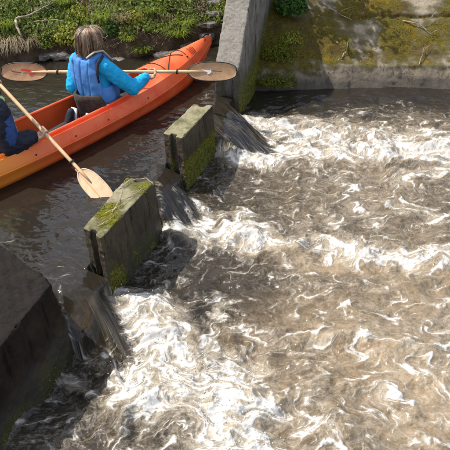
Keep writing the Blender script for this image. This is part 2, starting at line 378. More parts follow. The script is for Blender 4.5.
def build_water():
    u = np.concatenate([[-9, -6, -4, -2.6, -1.8, -1.4], np.linspace(-1.16, 1.16, 900), [1.4, 1.8, 2.6, 4, 6, 9]])
    y = np.concatenate([[-9, -6, -4, -2, -.8, 0, .5, .9], 1.25 * (7.6 / 1.25) ** np.linspace(0, 1, 900), [7.9, 8.4, 9]])
    U, Y = np.meshgrid(u, y); X = U * np.maximum(0.62 + 0.37 * Y, 0.62)
    S = (X - P0[0]) * N2[0] + (Y - P0[1]) * N2[1]; T = (X - P0[0]) * D2[0] + (Y - P0[1]) * D2[1]
    up = sst(-0.03, -0.15, S)
    tf = T + 0.85 * np.maximum(S + 0.12, 0)          # streamlines slant toward the near bank
    chute = np.zeros_like(X); zc = np.zeros_like(X); fend = np.zeros_like(X)
    wob = 0.07 * fbm(X * 4, Y * 4, 4)
    for a, b, ln, tmin, kk in GAPS:
        f = np.clip((S + 0.1) / (ln + 0.1), 0, 1.3); tg = T + kk * np.maximum(S + .02, 0)
        m = sst(0, 0.06, T - (tmin if a != T_BLOCK else T_BLOCK + .01 - .25 * sst(.14, .42, S)) + wob * (1 if a != T_BLOCK else .4)) * sst(-.02, 0.16, b - 0.0 - tg + wob) * sst(1.30, 0.62, f + 2.2 * wob - .25 * np.clip((b - tg) / (b - a) - .55, 0, 1))
        m = np.where((S < 0.0) & (T > a) & (T < b), 1, m) * (S > -0.5)
        z = ZL * sst(-0.26, ln * 0.95, S + (.24 * sst(.30, .05, tg - a) if a == T_BLOCK else 0)) ** 1.15 + .022 * np.sin(np.clip((tg - a) / (b - a), 0, 1) * np.pi) * sst(-.3, -.05, S) * sst(ln, 0, S)
        zc = np.where(m > chute, z, zc); fend = np.where(m > chute, f, fend); chute = np.maximum(chute, m)
    hold = np.maximum(chute, up)
    low = np.full_like(X, ZL)
    (xa, ya), (xb, yb) = advect(X, Y)
    D = seg_field(xa, ya, FOAM, wide=1.5, gain=1.12)
    silt = seg_field(X, Y, SILT)
    silt = np.clip(np.maximum(silt, .05 + .28 * sst(-.3, 1.0, X)) * (0.9 + 0.5 * fbm(xa * 3, ya * 4, 3)) * sst(5.75, 5.1, Y + .2 * fbm(X * 2, Y * 2, 2)), 0, 1)
    dn = 1 - up
    base = (0.31 + .08 * sst(-.2, 1, X) + 0.16 * sst(-.3, .6, fbm(X * 1.3, Y * 1.3, 3))) * sst(6.0, 5.2, Y + .3 * fbm(X * 2, Y * 2, 2)) * (1 - .5 * np.exp(-(((X - .0) / .45) ** 2 + ((Y - 2.9) / .35) ** 2)))
    D = np.maximum(D * (.86 + .45 * fbm(xa * 3, ya * 3, 3)), base) * dn; silt *= dn
    # upstream wash at the kayak side of the middle pier and rim lines along the piers
    wx, wy = px(206, 98, 0)[:2]; D = np.maximum(D, 0.62 * np.exp(-((X - wx) / .05) ** 2 - ((Y - wy) / .17) ** 2) * (.6 + .9 * fbm(X * 14, Y * 14, 3)))
    for cx, cy, rr, aa in ((120, 165, .16, .20), (150, 118, .22, .20), (8, 238, .12, .30), (60, 275, .10, .28), (160, 175, .08, .3)):
        gx, gy = px(cx, cy, 0)[:2]; D = np.maximum(D, aa * (.7 + .9 * fbm(X * 7, Y * 7, 3)) * np.exp(-((X - gx) ** 2 + (Y - gy) ** 2) / rr ** 2) * up)
    # waves
    wx = X + 0.05 * fbm(X * 4, Y * 4, 3); wy = Y + 0.05 * fbm(X * 4 + 5, Y * 4 + 2, 3)
    fa = -0.55; ca, sa = math.cos(fa), math.sin(fa)
    A = wx * ca + wy * sa; B = -wx * sa + wy * ca
    Dg = seg_field(X + .08 * fbm(X * 2, Y * 2, 2), Y + .08 * fbm(X * 2 + 9, Y * 2, 2), FOAM, wide=1.7, gain=1.0) * dn
    turb = np.clip(0.34 + 0.70 * Dg, 0, 1.05) * dn * sst(6.35, 5.9, Y + 0.3 * fbm(X * 2, Y * 2, 2)) + 0.12 * dn
    r1 = 1 - 2 * np.sqrt(perlin(A * 2.2, B * 3.2) ** 2 + .015); r2 = 1 - 2 * np.sqrt(perlin(wx * 5, wy * 7.0) ** 2 + .02); r3 = fbm(wx * 13, wy * 19, 2)
    wave = 0.040 * r1 + 0.028 * r2 + 0.013 * r3 + .0055 * fbm(wx * 34, wy * 46, 2)
    lump = Dg * 0.035 * (0.8 + 0.8 * fbm(wx * 4, wy * 5, 2))
    low = low + turb * wave + lump
    upw = 0.0055 * fbm(A * 4, B * 9, 3) + 0.0012 * ridged(wx * 8, wy * 14, 2)
    upw = upw * (1 + 1.2 * np.exp(-((S + 0.35) / 0.35) ** 2))
    tf = tf + .035 * fbm(X * 3 + 2, Y * 3, 2) * sst(-.2, .2, S); chw = 0.012 * fbm(tf * 5, S * 3.5, 2) + 0.0010 * fbm(tf * 42, S * 2.5 + 3, 2)
    chw *= sst(-0.25, 0.1, S)
    hi = np.where(S > -0.30, zc, 0) + upw * sst(0.1, -0.3, S) + chw
    hi = np.where(up > 0.999, np.where(chute > 0.5, hi, upw), hi)
    pit = px(74, 372, ZL)[:2]; Z = low + (hi - low) * hold - .15 * np.exp(-(((X - pit[0]) ** 2 + (Y - pit[1]) ** 2) / .26 ** 2)) * dn * sst(.9, .4, chute * sst(.2, -.05, S))
    D = D * (1 - chute * (S > -.1) * sst(.98, .42, fend + .7 * fbm(tf * 11, S * 3, 3)))
    D = np.maximum(D, .85 * chute * (S > -.05) * sst(.58, 1.05, fend + .5 * fbm(tf * 9, S * 5, 3)))
    D = np.maximum(D, seg_field(X + .03 * fbm(X * 9, Y * 9, 3), Y + .03 * fbm(X * 9 + 4, Y * 9, 3), FOAM2, z=-.13) * (.7 + .5 * fbm(X * 12, Y * 12, 3)))
    # thin white line where chutes meet the still water
    edge = 4 * chute * (1 - chute) * (S > -0.05); D = np.maximum(D, 0.95 * edge * sst(0.0, 0.25, S))
    # foam cover: threads where the density is low, a broken sheet where it is high
    xb = xb + .022 * fbm(X * 11, Y * 13, 3) + .008 * fbm(X * 34, Y * 40, 2); yb = yb + .018 * fbm(X * 11 + 5, Y * 13 + 8, 3) + .007 * fbm(X * 34 + 3, Y * 40, 2)
    def vein(f, o): return 1 - np.minimum(np.abs(fbm(xb * f * .62 + o, yb * f * 1.25 - o, 2)) * 2.8, 1)
    lace = np.maximum(np.maximum(vein(3.6, 1.3), .92 * vein(8.5, 4.1)), .84 * vein(19, 7.7))
    lace = .45 * lace + .55 * (.5 + 1.0 * fbm(xb * 7 + .02 * fbm(X * 30, Y * 30, 2), yb * 13, 5, gain=.62))
    lo, hi_ = np.quantile(lace[9:-3], [.02, .985]); lace = np.clip((lace - lo) / (hi_ - lo), 0, 1) ** 1.5
    FO = sst(-.16, .62, lace - 1 + 1.16 * np.clip(D, 0, .92)) * sst(.03, .16, D)
    milk = np.clip(.85 * D - .27 + .10 * sst(0, 1.2, X) * sst(3.6, 2.6, Y), 0, .65) * dn * (1 - chute)
    sm = FO.copy()
    for _ in range(5): sm[1:-1, 1:-1] = (sm[1:-1, 1:-1] * 2 + sm[:-2, 1:-1] + sm[2:, 1:-1] + sm[1:-1, :-2] + sm[1:-1, 2:]) / 6
    Z = Z + .0055 * sm * (1 - up)
    n, mcol = X.shape
    V = np.stack([X, Y, Z], -1).reshape(-1, 3)
    i = np.arange(n * mcol).reshape(n, mcol)
    F = np.stack([i[:-1, :-1], i[:-1, 1:], i[1:, 1:], i[1:, :-1]], -1).reshape(-1, 4)
    me = np_mesh('river_water', V, F)
    fattr(me, 'foam', FO.ravel()); fattr(me, 'dens', np.clip(D, 0, 1).ravel()); fattr(me, 'silt', silt.ravel()); fattr(me, 'milk', milk.ravel()); fattr(me, 'streak', (chute * sst(-.15, .35, S)).ravel())
    fattr(me, 'chute', (chute * sst(-0.2, 0.1, S)).ravel()); fattr(me, 'turb', np.clip(turb * (1 - chute) + 0.04, 0, 1).ravel())
    a = me.attributes.new('flow', 'FLOAT_VECTOR', 'POINT')
    a.data.foreach_set('vector', np.stack([tf, S, np.zeros_like(S)], -1).astype(np.float32).ravel())
    a = me.attributes.new('adv', 'FLOAT_VECTOR', 'POINT'); a.data.foreach_set('vector', np.stack([.4 * xa + .6 * X + .012 * fbm(X * 9, Y * 9, 3), .4 * ya + .6 * Y + .012 * fbm(X * 9 + 4, Y * 9, 3), np.zeros_like(S)], -1).astype(np.float32).ravel())
    tag(link('river_water', me, M['water']), kind='structure')
    # droplets thrown up over the white water
    w_ = np.clip(D - 0.55, 0, 1) * (Y < 6.2) * (np.abs(U) < 1.15) * dn
    w_ = w_ * (Y > 1.3) / np.maximum(Y, 1.0); p = (w_ / w_.sum()).ravel()
    idx = rng.choice(p.size, 900, p=p)
    mb = MB()
    for q in V[idx]:
        r = rng.uniform(0.0012, 0.0038)
        mb.sphere((q[0] + rng.normal(0, .01), q[1] + rng.normal(0, .01), q[2] + abs(rng.normal(0, .022))), r, 5, 3)
    k = NT('spray'); k.done(k.bsdf(Base_Color=(0.85, 0.86, 0.86), Roughness=0.8))
    tag(mb.build('water_spray', k.m), 'white droplets of spray above the foaming water', 'spray', kind='stuff')
build_water()

# ------------------------------------------------------------------ leaf / blade scatter
def scatter_leaves(P, Nrm, size, shape='leaf', jitter=0.7, tint=None, width=0.7, droop=0.0):
    """arrays of leaf faces (4 triangles in 2 quads folded on the midrib)"""
    n = len(P); up = Nrm + rng.normal(0, jitter, (n, 3)); up /= np.linalg.norm(up, axis=1, keepdims=True)
    a = rng.normal(0, 1, (n, 3)); a[:, 2] -= droop; a -= up * (a * up).sum(1, keepdims=True); a /= np.linalg.norm(a, axis=1, keepdims=True)
    b = np.cross(up, a); s = (size * rng.uniform(0.6, 1.3, n))[:, None]
    base = P; mid = P + a * s * 0.5 + up * s * 0.05; tip = P + a * s - up * s * 0.12
    l = P + a * s * 0.42 + b * s * width * 0.5 + up * s * 0.12; r = P + a * s * 0.42 - b * s * width * 0.5 + up * s * 0.12
    V = np.stack([base, l, tip, mid, r], 1).reshape(-1, 3); k = np.arange(n)[:, None] * 5
    F = np.concatenate([k + [0, 3, 2, 1], k + [0, 4, 2, 3]])
    t = rng.uniform(0, 1, n) if tint is None else tint
    return V, F, np.repeat(t, 5)
def leaf_obj(name, P, Nrm, size, m, parent=None, **kw):
    V, F, t = scatter_leaves(np.asarray(P, float), np.asarray(Nrm, float), size, **kw)
    me = np_mesh(name, V, F, smooth=False); fattr(me, 'tint', t); return link(name, me, m, parent)
def blades(n, spread, h, lean=0.6, wd=0.006, base_r=0.05, seg=4, droop=1.0, face=None):
    V = []; F = []; T = []
    for i in range(n):
        a = rng.uniform(0, 2 * np.pi); r = base_r * math.sqrt(rng.uniform())
        p = np.array([r * math.cos(a), r * math.sin(a), 0.0]); hh = h * rng.uniform(0.55, 1.15)
        a2 = a + rng.normal(0, 0.6); dr = np.array([math.cos(a2), math.sin(a2), 0.0]) * spread * rng.uniform(0.3, 1.2)
        if face is not None: dr = dr * 0.6 + np.array(face) * spread * rng.uniform(0.3, 1)
        sd = np.array([-math.sin(a2), math.cos(a2), 0]) * wd * rng.uniform(0.6, 1.2); k0 = len(V); t = rng.uniform()
        for j in range(seg + 1):
            f = j / seg; q = p + dr * f ** 1.6 + np.array([0, 0, hh * (f - droop * 0.55 * f ** 2.4)])
            wj = (1 - f) ** 0.7 if j < seg else 0.08
            V += [q - sd * wj, q + sd * wj]; T += [t, t]
        F += [(k0 + 2 * j, k0 + 2 * j + 1, k0 + 2 * j + 3, k0 + 2 * j + 2) for j in range(seg)]
    return np.array(V), np.array(F), np.array(T)

# ------------------------------------------------------------------ concrete pieces
def rough_concrete(name, mb, voxel, mossf, amp=0.009, wetz=None, mat='pier', parent=None, post=None, chip=0.024):
    me = fuse_mesh(name, mb, voxel, 3, 0.5)
    V = get_co(me); Nn = get_no(me)
    V = V + Nn * (amp * noise3(V, 9, 4) + amp * 0.5 * noise3(V + 5, 34, 3))[:, None]
    c = noise3(V + 3.3, 15, 3)                                                   # chipped arrises
    corner = 1 - np.abs(Nn).max(1); V = V - Nn * (chip * sst(0.1, 0.6, c) * sst(0.08, 0.3, corner))[:, None]
    if post is not None: V = post(V, Nn)
    set_co(me, V); Nn = get_no(me)
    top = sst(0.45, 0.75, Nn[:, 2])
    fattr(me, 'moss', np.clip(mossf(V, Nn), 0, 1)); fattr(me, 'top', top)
    wz = ZL + 0.16 if wetz is None else wetz
    wt = sst(wz + 0.12, wz - 0.05, V[:, 2] + 0.06 * noise3(V, 5, 3))
    if mat == 'wall': wt = np.maximum(wt, sst(.27, .23, V[:, 2] + .02 * noise3(V, 9, 2)) * sst(.05, .0, (V[:, :2] - WR0) @ DW))  # shade on the wall's end face, painted dark through the wet mask
    fattr(me, 'wet_shade', wt)
    return link(name, me, M[mat], parent), V, Nn
def moss_tufts(V, Nn, wgt, n, size, parent, mat='moss'):
    p = np.clip(wgt, 0, None); p = p / p.sum(); i = rng.choice(len(V), n, p=p)
    o = leaf_obj('moss', V[i] - Nn[i] * 0.002, Nn[i] + [0, 0, -.5], size, M[mat], parent, jitter=0.8, width=0.5, droop=1.2)
    o['kind'] = 'stuff'; return o
def pier_mb(c, depth, groove=(True, True), batter=0.02):
    """c: near-right, far-right, far-left, near-left top corners; stop-log grooves in both ends"""
    c = [Vector((p[0], p[1], 0)) for p in c]
    nr, fr, fl, nl = c
    def end(a, b, inn):
        e = (b - a); inn = inn.normalized() * 0.035
        return [a, a + e * 0.36, a + e * 0.36 + inn, a + e * 0.68 + inn, a + e * 0.68, b]
    poly = end(nl, nr, (fr - nr)) + end(fr, fl, (nr - fr))
    cen = sum(c, Vector()) / 4; V = []; n = len(poly)
    for z, f in ((ZT, 0.0), (-depth, batter)):
        for p in poly:
            q = p + (p - cen).normalized() * f; V.append((q.x, q.y, z))
    F = [tuple(range(n)), tuple(range(n, 2 * n))[::-1]] + [(i, (i + 1) % n, n + (i + 1) % n, n + i) for i in range(n)]
    mb = MB(); mb.add(V, F); return mb
def side(V, Nn): return Nn[:, 0] * N2[0] + Nn[:, 1] * N2[1]
def pier(c, label, mossf, n):
    nr = c[0]
    root = empty('weir_pier', (nr[0], nr[1], -0.7), label, 'concrete pier', 'concrete piers between the weir gaps')
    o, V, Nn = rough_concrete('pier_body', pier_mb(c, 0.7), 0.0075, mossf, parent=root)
    o.matrix_parent_inverse = root.matrix_basis.inverted()
    m = moss_tufts(V, Nn, (np.clip(mossf(V, Nn) - 0.35, 0, 1)) * (V[:, 2] > ZL - .05), n, 0.016, root); m.matrix_parent_inverse = root.matrix_basis.inverted()
    return root
def moss_near(V, Nn):
    s = (V[:, :2] - P0) @ N2; t = (V[:, :2] - P0) @ D2
    n = noise3(V, 6, 4)
    low = sst(0.12, -0.2, V[:, 2]) * sst(0.3, 0.7, side(V, Nn)) * (0.34 + 0.9 * n + 0.55 * np.exp(-((t - 0.08) / 0.14) ** 2) + 0.15 * np.exp(-((t - .45) / .15) ** 2))
    top = sst(0.5, 0.8, Nn[:, 2]) * (0.34 + 0.9 * n) + 0.35 * sst(0.2, .27, V[:, 2]) * n
    endm = sst(0.3, 0.7, -(Nn[:, 0] * D2[0] + Nn[:, 1] * D2[1])) * sst(0.02, -.2, V[:, 2]) * .3
    return low + top + endm
def moss_mid(V, Nn):
    n = noise3(V, 6, 4); t = (V[:, :2] - P0) @ D2 - st_of(mid_c[0])[1]
    low = sst(0.16, -0.06, V[:, 2] + 0.08 * n) * sst(0.3, 0.7, side(V, Nn)) * (0.85 + 0.6 * n)
    return low + sst(0.5, 0.8, Nn[:, 2]) * (0.12 + 0.6 * n)
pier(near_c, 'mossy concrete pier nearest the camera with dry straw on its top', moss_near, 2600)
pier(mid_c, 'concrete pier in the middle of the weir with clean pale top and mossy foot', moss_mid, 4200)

def moss_block(V, Nn):
    n = noise3(V, 5, 4)
    return sst(0.02, -0.2, V[:, 2] + 0.1 * n) * sst(0.3, 0.7, side(V, Nn)) * (0.3 + 0.6 * n)
def block():
    a = blk_c[0]; e = (blk_c[1] - blk_c[0])[:2]; e /= np.linalg.norm(e)
    root = empty('abutment_block', (a[0], a[1], -0.8), 'big dark rough concrete block at the near end of the weir', 'concrete block')
    dz = 0.8 + ZT; mb = MB(); V = []
    for z, f in ((ZT, 0.0), (-0.8, 0.05)):
        p0 = a[:2] + N2 * f; p1 = a[:2] + e * 1.3; p2 = p1 - D2 * 2.6; p3 = a[:2] - D2 * 2.6 + N2 * f
        V += [(*q, z) for q in (p0, p1, p2, p3)]
    mb.add(V, [(0, 1, 2, 3), (7, 6, 5, 4), (0, 4, 5, 1), (1, 5, 6, 2), (2, 6, 7, 3), (3, 7, 4, 0)])
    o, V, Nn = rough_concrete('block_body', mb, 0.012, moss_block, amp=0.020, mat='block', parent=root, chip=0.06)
    o.matrix_parent_inverse = root.matrix_basis.inverted()
    wgt = np.clip(moss_block(V, Nn) - 0.3, 0, 1) * (V[:, 2] > ZL - .05) * (V[:, 1] > 1.4)
    m = moss_tufts(V, Nn, wgt + 1e-9, 700, 0.016, root); m.matrix_parent_inverse = root.matrix_basis.inverted()
block()

# wing wall at the far end: sloping coping, board-marked downstream face
WL0 = np.array(wall_c[1][:2]); WR0 = np.array(wall_c[0][:2]); DW = np.array([0.30, 0.954])
def moss_wall(V, Nn):
    t = (V[:, :2] - WR0) @ DW; n = noise3(V, 5, 4)
    ground = -0.25 + 0.32 * np.clip(t - 0.3, 0, 2)
    return sst(0.66, 0.05, V[:, 2] - ground + 0.26 * n) * sst(0.3, 0.7, side(V, Nn)) * (0.75 + 0.5 * n) + sst(.5, .2, side(V, Nn)) * sst(.1, -.1, V[:, 2]) * .35
def wing_wall():
    root = empty('wing_wall', (WR0[0], WR0[1], -0.9), 'tall grey concrete wall with sloping top beside the kayak bow', 'wall')
    prof = [(0, -0.9), (0, ZT), (0.78, ZT + 0.80), (2.2, ZT + 0.86), (2.2, -0.9)]
    mb = MB(); V = [(*(WL0 + DW * t), z) for t, z in prof] + [(*(WR0 + DW * t), z) for t, z in prof]; n = 5
    mb.add(V, [tuple(range(n))[::-1], tuple(range(n, 2 * n))] + [(i, (i + 1) % n, n + (i + 1) % n, n + i) for i in range(n)])
    def post(V, Nn):
        t = (V[:, :2] - WR0) @ DW; sd = side(V, Nn); c = (V[:, :2] - WR0) @ N2
        fr = np.abs((t / 0.075) % 1 - 0.5); g = sst(0.40, 0.5, fr)
        off = -0.007 * g + 0.005 * perlin(np.floor(t / 0.075) * 7.3 + .5, V[:, 2] * 0.4)
        V = V.copy(); V[:, :2] += N2 * (off * sst(0.6, 0.9, sd))[:, None]
        w = (WR0 - WL0) @ N2; e = sst(0.06, 0.02, t) * (V[:, 2] < ZT + .02)      # groove in the end face
        q = np.abs(c / w + 0.5); V[:, :2] += DW * (0.05 * e * sst(0.24, 0.18, q))[:, None]
        return V
    o, V, Nn = rough_concrete('wall_body', mb, 0.013, moss_wall, amp=0.007, mat='wall', parent=root, post=post, wetz=-0.05, chip=0.0)
    o.matrix_parent_inverse = root.matrix_basis.inverted()
    m = moss_tufts(V, Nn, np.clip(moss_wall(V, Nn) - 0.4, 0, 1) * (V[:, 2] > ZL) * (side(V, Nn) > .3), 4500, 0.022, root); m.matrix_parent_inverse = root.matrix_basis.inverted()
wing_wall()

# ------------------------------------------------------------------ right bank: stone-grey revetment of concrete slabs
TOE = [px(240, 93, ZL), px(350, 92, ZL), px(452, 92, ZL)]
def toe_y(x): return np.interp(x, [-1, .1, 1.45, 2.6, 6], [6.28, 6.24, 6.19, 6.02, 5.6])
def slope_prof(q):   # distance up the bank -> (dy, z)
    return np.interp(q, [0, .10, .38, .52, 1.3, 1.5, 3.2], [-.1, 0, .15, .28, .88, .99, 2.4]), np.interp(q, [0, .10, .38, .52, 1.3, 1.5, 3.2], [-.75, -.30, -.02, .045, .50, .54, 1.55])
def bank_moss_shade(V):
    x = V[:, 0]; z = V[:, 2]; n = noise3(V, 3.2, 5); n2 = noise3(V + 9, 9, 4)
    m = 0.74 + 0.9 * n + 0.55 * n2
    gx, gy = 1.62, 6.55
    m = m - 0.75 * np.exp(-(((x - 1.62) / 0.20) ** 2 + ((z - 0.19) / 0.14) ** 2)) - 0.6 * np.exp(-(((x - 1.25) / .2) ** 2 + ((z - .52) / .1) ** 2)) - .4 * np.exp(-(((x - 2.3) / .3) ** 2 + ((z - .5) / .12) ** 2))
    m = m + .3 * sst(1.35, .9, x) + 0.35 * np.exp(-(((x - 1.30) / 0.16) ** 2 + ((z - 0.2) / 0.16) ** 2)) + 0.3 * np.exp(-(((x - 2.05) / 0.3) ** 2 + ((z - 0.15) / 0.12) ** 2))  # shade towards the wall put into the colour as extra moss
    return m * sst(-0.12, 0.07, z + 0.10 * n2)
def revetment():
    root = empty('concrete_revetment', (1.3, 6.3, ZL), 'sloping mossy concrete bank edging the foaming water', 'bank wall')
    xs = [0.2, 3.7]
    rows = [(0.0, 3.1, 'slope')]
    allV = []; allN = []
    for ri, (q0, q1, nm) in enumerate(rows):
        for xi in range(len(xs) - 1):
            sh = (0.12 if ri % 2 else -0.05) * (0 < xi); x0 = xs[xi] + sh + 0.002; x1 = xs[xi + 1] + (0.12 if ri % 2 else -0.05) - 0.002
            nx = int((x1 - x0) / 0.012); nq = int((q1 - q0) / 0.012)
            q, x = np.meshgrid(np.linspace(q0, q1, nq), np.linspace(x0, x1, nx), indexing='ij')
            dy, z = slope_prof(q)
            if xi == 0: xl = .10 + .315 * (6.2 + dy - 5.69); x = xl + (x - x0) * (x1 - xl) / (x1 - x0)
            y = toe_y(x) + dy
            P = np.stack([x, y, z], -1).reshape(-1, 3)
            dev = 0.035 * noise3(P, 2.6, 4) + 0.014 * noise3(P, 11, 4) + rnd.uniform(-.004, .004)
            ed = np.minimum(np.minimum(q - q0, q1 - q), np.minimum(x - x0, x1 - x)).ravel()
            dev = dev - 0.012 * sst(0.014, 0.0, ed + 0.008 * noise3(P, 20, 2)) * 0
            mo = bank_moss_shade(P); qr = q.ravel() + .05 * fbm(P[:, 0] * 3, P[:, 0] * 0 + 2, 4); led = np.exp(-((qr - 1.05) / .022) ** 2) * sst(1.3, 1.7, P[:, 0]) + np.exp(-((qr - 1.32) / .02) ** 2) * sst(1.1, 1.5, P[:, 0]); dev = dev - .035 * led; mo = mo + .5 * led ; dev = dev + 0.014 * np.clip(mo, 0, 1.2)
            fq = sst(.3, .6, q.ravel())[:, None]; nrm = np.array([0, -0.57, 0.82]) * fq + np.array([0, -0.90, 0.42]) * (1 - fq)
            P = P + nrm * dev[:, None]; tp = .30 + .55 * fq[:, 0]
            # closed slab with a skirt
            i = np.arange(nq * nx).reshape(nq, nx); F = np.stack([i[:-1, :-1], i[:-1, 1:], i[1:, 1:], i[1:, :-1]], -1).reshape(-1, 4)
            ring = np.concatenate([i[0, :], i[1:, -1], i[-1, -2::-1], i[-2:0:-1, 0]]); k = len(P)
            P2 = P[ring] - nrm[ring] * 0.07; m_ = len(ring); j = np.arange(m_); jn = (j + 1) % m_
            F = np.concatenate([F, np.stack([ring[j], k + j, k + jn, ring[jn]], -1)]); P = np.concatenate([P, P2])
            me = np_mesh(nm, P, F)
            Nn = get_no(me); mm = np.concatenate([mo, np.zeros(m_)])
            fattr(me, 'moss', np.clip(mm, 0, 1)); fattr(me, 'top', np.concatenate([tp, np.full(m_, .5)])); fattr(me, 'wet_shade', sst(-0.06, -0.2, P[:, 2] + 0.04 * noise3(P, 6, 3)) )
            o = link(nm, me, M['bank'], root); o.matrix_parent_inverse = root.matrix_basis.inverted()
            allV.append(P[:k]); allN.append(Nn[:k])
    V = np.concatenate(allV); Nn = np.concatenate(allN)
    m = moss_tufts(V, Nn, np.clip(bank_moss_shade(V) - 0.55, 0, 1) ** 1.2 * (V[:, 2] < 0.8) * (V[:, 0] < 3), 9000, 0.016, root, 'bankmoss'); m.matrix_parent_inverse = root.matrix_basis.inverted()
revetment()
def rev_pt(x, q, lift=0.02):
    dy, z = slope_prof(q); return Vector((x, float(toe_y(x)) + float(dy), float(z))) + Vector((0, -0.57, 0.82)) * lift

def rev_at(xp, yp, lift=.02):
    d = FW * FPX + RT * (xp - 225) - UP * (yp - 225); d = d / np.linalg.norm(d); t = 5.0; qq = np.linspace(0, 3.2, 200); dyy, zz = slope_prof(qq)
    while t < 14:
        p = CAMP + d * t; e = p[1] - toe_y(p[0])
        if e > -.1 and p[2] < np.interp(e, dyy, zz): break
        t += .01
    return Vector(p) + Vector((0, -.57, .82)) * lift

# ------------------------------------------------------------------ ground, banks
def sheet(name, x0, x1, nx, y0, y1, ny, f, m):
    x, y = np.meshgrid(np.linspace(x0, x1, nx), np.linspace(y0, y1, ny)); z = f(x, y)
    i = np.arange(nx * ny).reshape(ny, nx); F = np.stack([i[:-1, :-1], i[:-1, 1:], i[1:, 1:], i[1:, :-1]], -1).reshape(-1, 4)
    return tag(link(name, np_mesh(name, np.stack([x, y, z], -1).reshape(-1, 3), F), m), kind='structure')
k = NT('ground_grass'); gn = k.noise(k.obj(), 3, 6); k.done(k.bsdf(Base_Color=k.mix(gn.outputs[0], (0.05, 0.06, 0.02), (0.12, 0.13, 0.04)), Roughness=0.9)); M['ground'] = k.m
sheet('ground', -150, 150, 2, -150, 150, 2, lambda x, y: x * 0 - 1.4, M['ground'])
def lb_y(x): return np.interp(x, [-12, -4, -2.5, -1.9, -1.0, -.55, -.2, .1, .6], [7.0, 6.9, 6.87, 6.98, 6.90, 6.98, 7.15, 7.2, 7.3])
def lb_z(x, y):
    e = y - lb_y(x) - 0.06 * fbm(x * 3, y * 3, 3)
    h = np.interp(e, [-.4, -.05, .02, .10, .30, .75, 1.5, 3, 20], [-.7, -.12, .02, .20, .36, .72, 1.25, 1.7, 2.4])
    return h + 0.05 * fbm(x * 4, y * 4, 4) * sst(0, .2, e) + 0.02 * fbm(x * 13, y * 13, 3)
sheet('left_bank', -7, 0.62, 420, 6.3, 10, 260, lb_z, M['soil'])
sheet('left_bank_plain', -60, 0.6, 60, 9.9, 60, 60, lambda x, y: 1.75 + 0.01 * (y - 9) + 0.1 * fbm(x, y, 2), M['ground'])
sheet('right_bank_plain', 0.55, 60, 60, 8.35, 60, 60, lambda x, y: 1.42 + 0.02 * (y - 8.3) + 0.06 * fbm(x, y, 2), M['ground'])

def lb_normal(x, y):
    e = 0.02; gx = (lb_z(x + e, y) - lb_z(x - e, y)) / (2 * e); gy = (lb_z(x, y + e) - lb_z(x, y - e)) / (2 * e)
    n = np.stack([-gx, -gy, np.ones_like(gx)], -1); return n / np.linalg.norm(n, axis=-1, keepdims=True)
def lb_cover(n, x0, x1, e0, e1, dens=None):
    x = rng.uniform(x0, x1, n); y = lb_y(x) + rng.uniform(e0, e1, n)
    if dens is not None:
        kp = rng.uniform(0, 1, n) < dens(x, y); x = x[kp]; y = y[kp]
    return x, y, lb_z(x, y), lb_normal(x, y)
# low ivy and herbs that nobody could count
x, y, z, nn = lb_cover(26000, -3.6, 0.3, 0.12, 1.3, lambda x, y: sst(-0.32, 0.15, fbm(x * 3.1, y * 3.1, 3)))
P = np.stack([x, y, z], -1) + nn * rng.uniform(0, 0.07, (len(x), 1))
tag(leaf_obj('ivy_ground_cover', P, nn + [0, -.5, .2], 0.038, M['ivy'], jitter=0.55, width=0.85, tint=np.clip(rng.uniform(0, 1, len(x)) * .7 + .35 * fbm(x * 2, y * 2, 2), 0, 1)), 'low ivy and small leaves covering the left bank', 'ground cover', kind='stuff')
x, y, z, nn = lb_cover(9000, -3.6, 0.3, 0.05, 1.3)
V = []; F = []; T = []
for a, b, c in zip(x, y, z):
    L = rng.uniform(0.05, 0.16); th = rng.uniform(0, 2 * np.pi); p = np.array([a, b, c]); dr = np.array([math.cos(th) * L, math.sin(th) * L * .6 - .02, rng.uniform(-.03, .06)]); sd = np.array([-math.sin(th), math.cos(th), 0]) * 0.0025
    k0 = len(V); V += [p - sd, p + sd, p + dr * .5 + sd + [0, 0, .025], p + dr * .5 - sd + [0, 0, .025], p + dr + sd * .3, p + dr - sd * .3]; F += [(k0, k0 + 1, k0 + 2, k0 + 3), (k0 + 3, k0 + 2, k0 + 4, k0 + 5)]; T += [rng.uniform()] * 6
GV = []; GF = []; GT = []; gx, gy, gz, gn = lb_cover(9000, -3.6, 0.3, 0.10, 1.3, lambda x, y: sst(-0.2, 0.25, fbm(x * 2.3 + 8, y * 2.3, 3)))
for a, b, c in zip(gx, gy, gz):
    L = rng.uniform(0.06, 0.17); th = rng.normal(-np.pi / 2, 1.1); dr = np.array([math.cos(th), math.sin(th), 0]) * L * rng.uniform(.3, .9); sd = np.array([-math.sin(th), math.cos(th), 0]) * .0028; p = np.array([a, b, c - .01]); k0 = len(GV)
    m1 = p + dr * .35 + [0, 0, L * .75]; t1 = p + dr + [0, 0, L * rng.uniform(.3, .9)]
    GV += [p - sd, p + sd, m1 + sd, m1 - sd, t1 + sd * .2, t1 - sd * .2]; GF += [(k0, k0 + 1, k0 + 2, k0 + 3), (k0 + 3, k0 + 2, k0 + 4, k0 + 5)]; GT += [rng.uniform()] * 6
gm = np_mesh('bank_grass', GV, GF, False); fattr(gm, 'tint', GT)
tag(link('bank_grass', gm, M['grass']), 'fine yellow green grass growing over the left bank', 'grass', kind='stuff')
me = np_mesh('dead_stalks', V, F, False); fattr(me, 'tint', T)
tag(link('dead_stalks', me, M['drygrass']), 'matted dead stalks lying over the left bank', 'dry grass', kind='stuff')

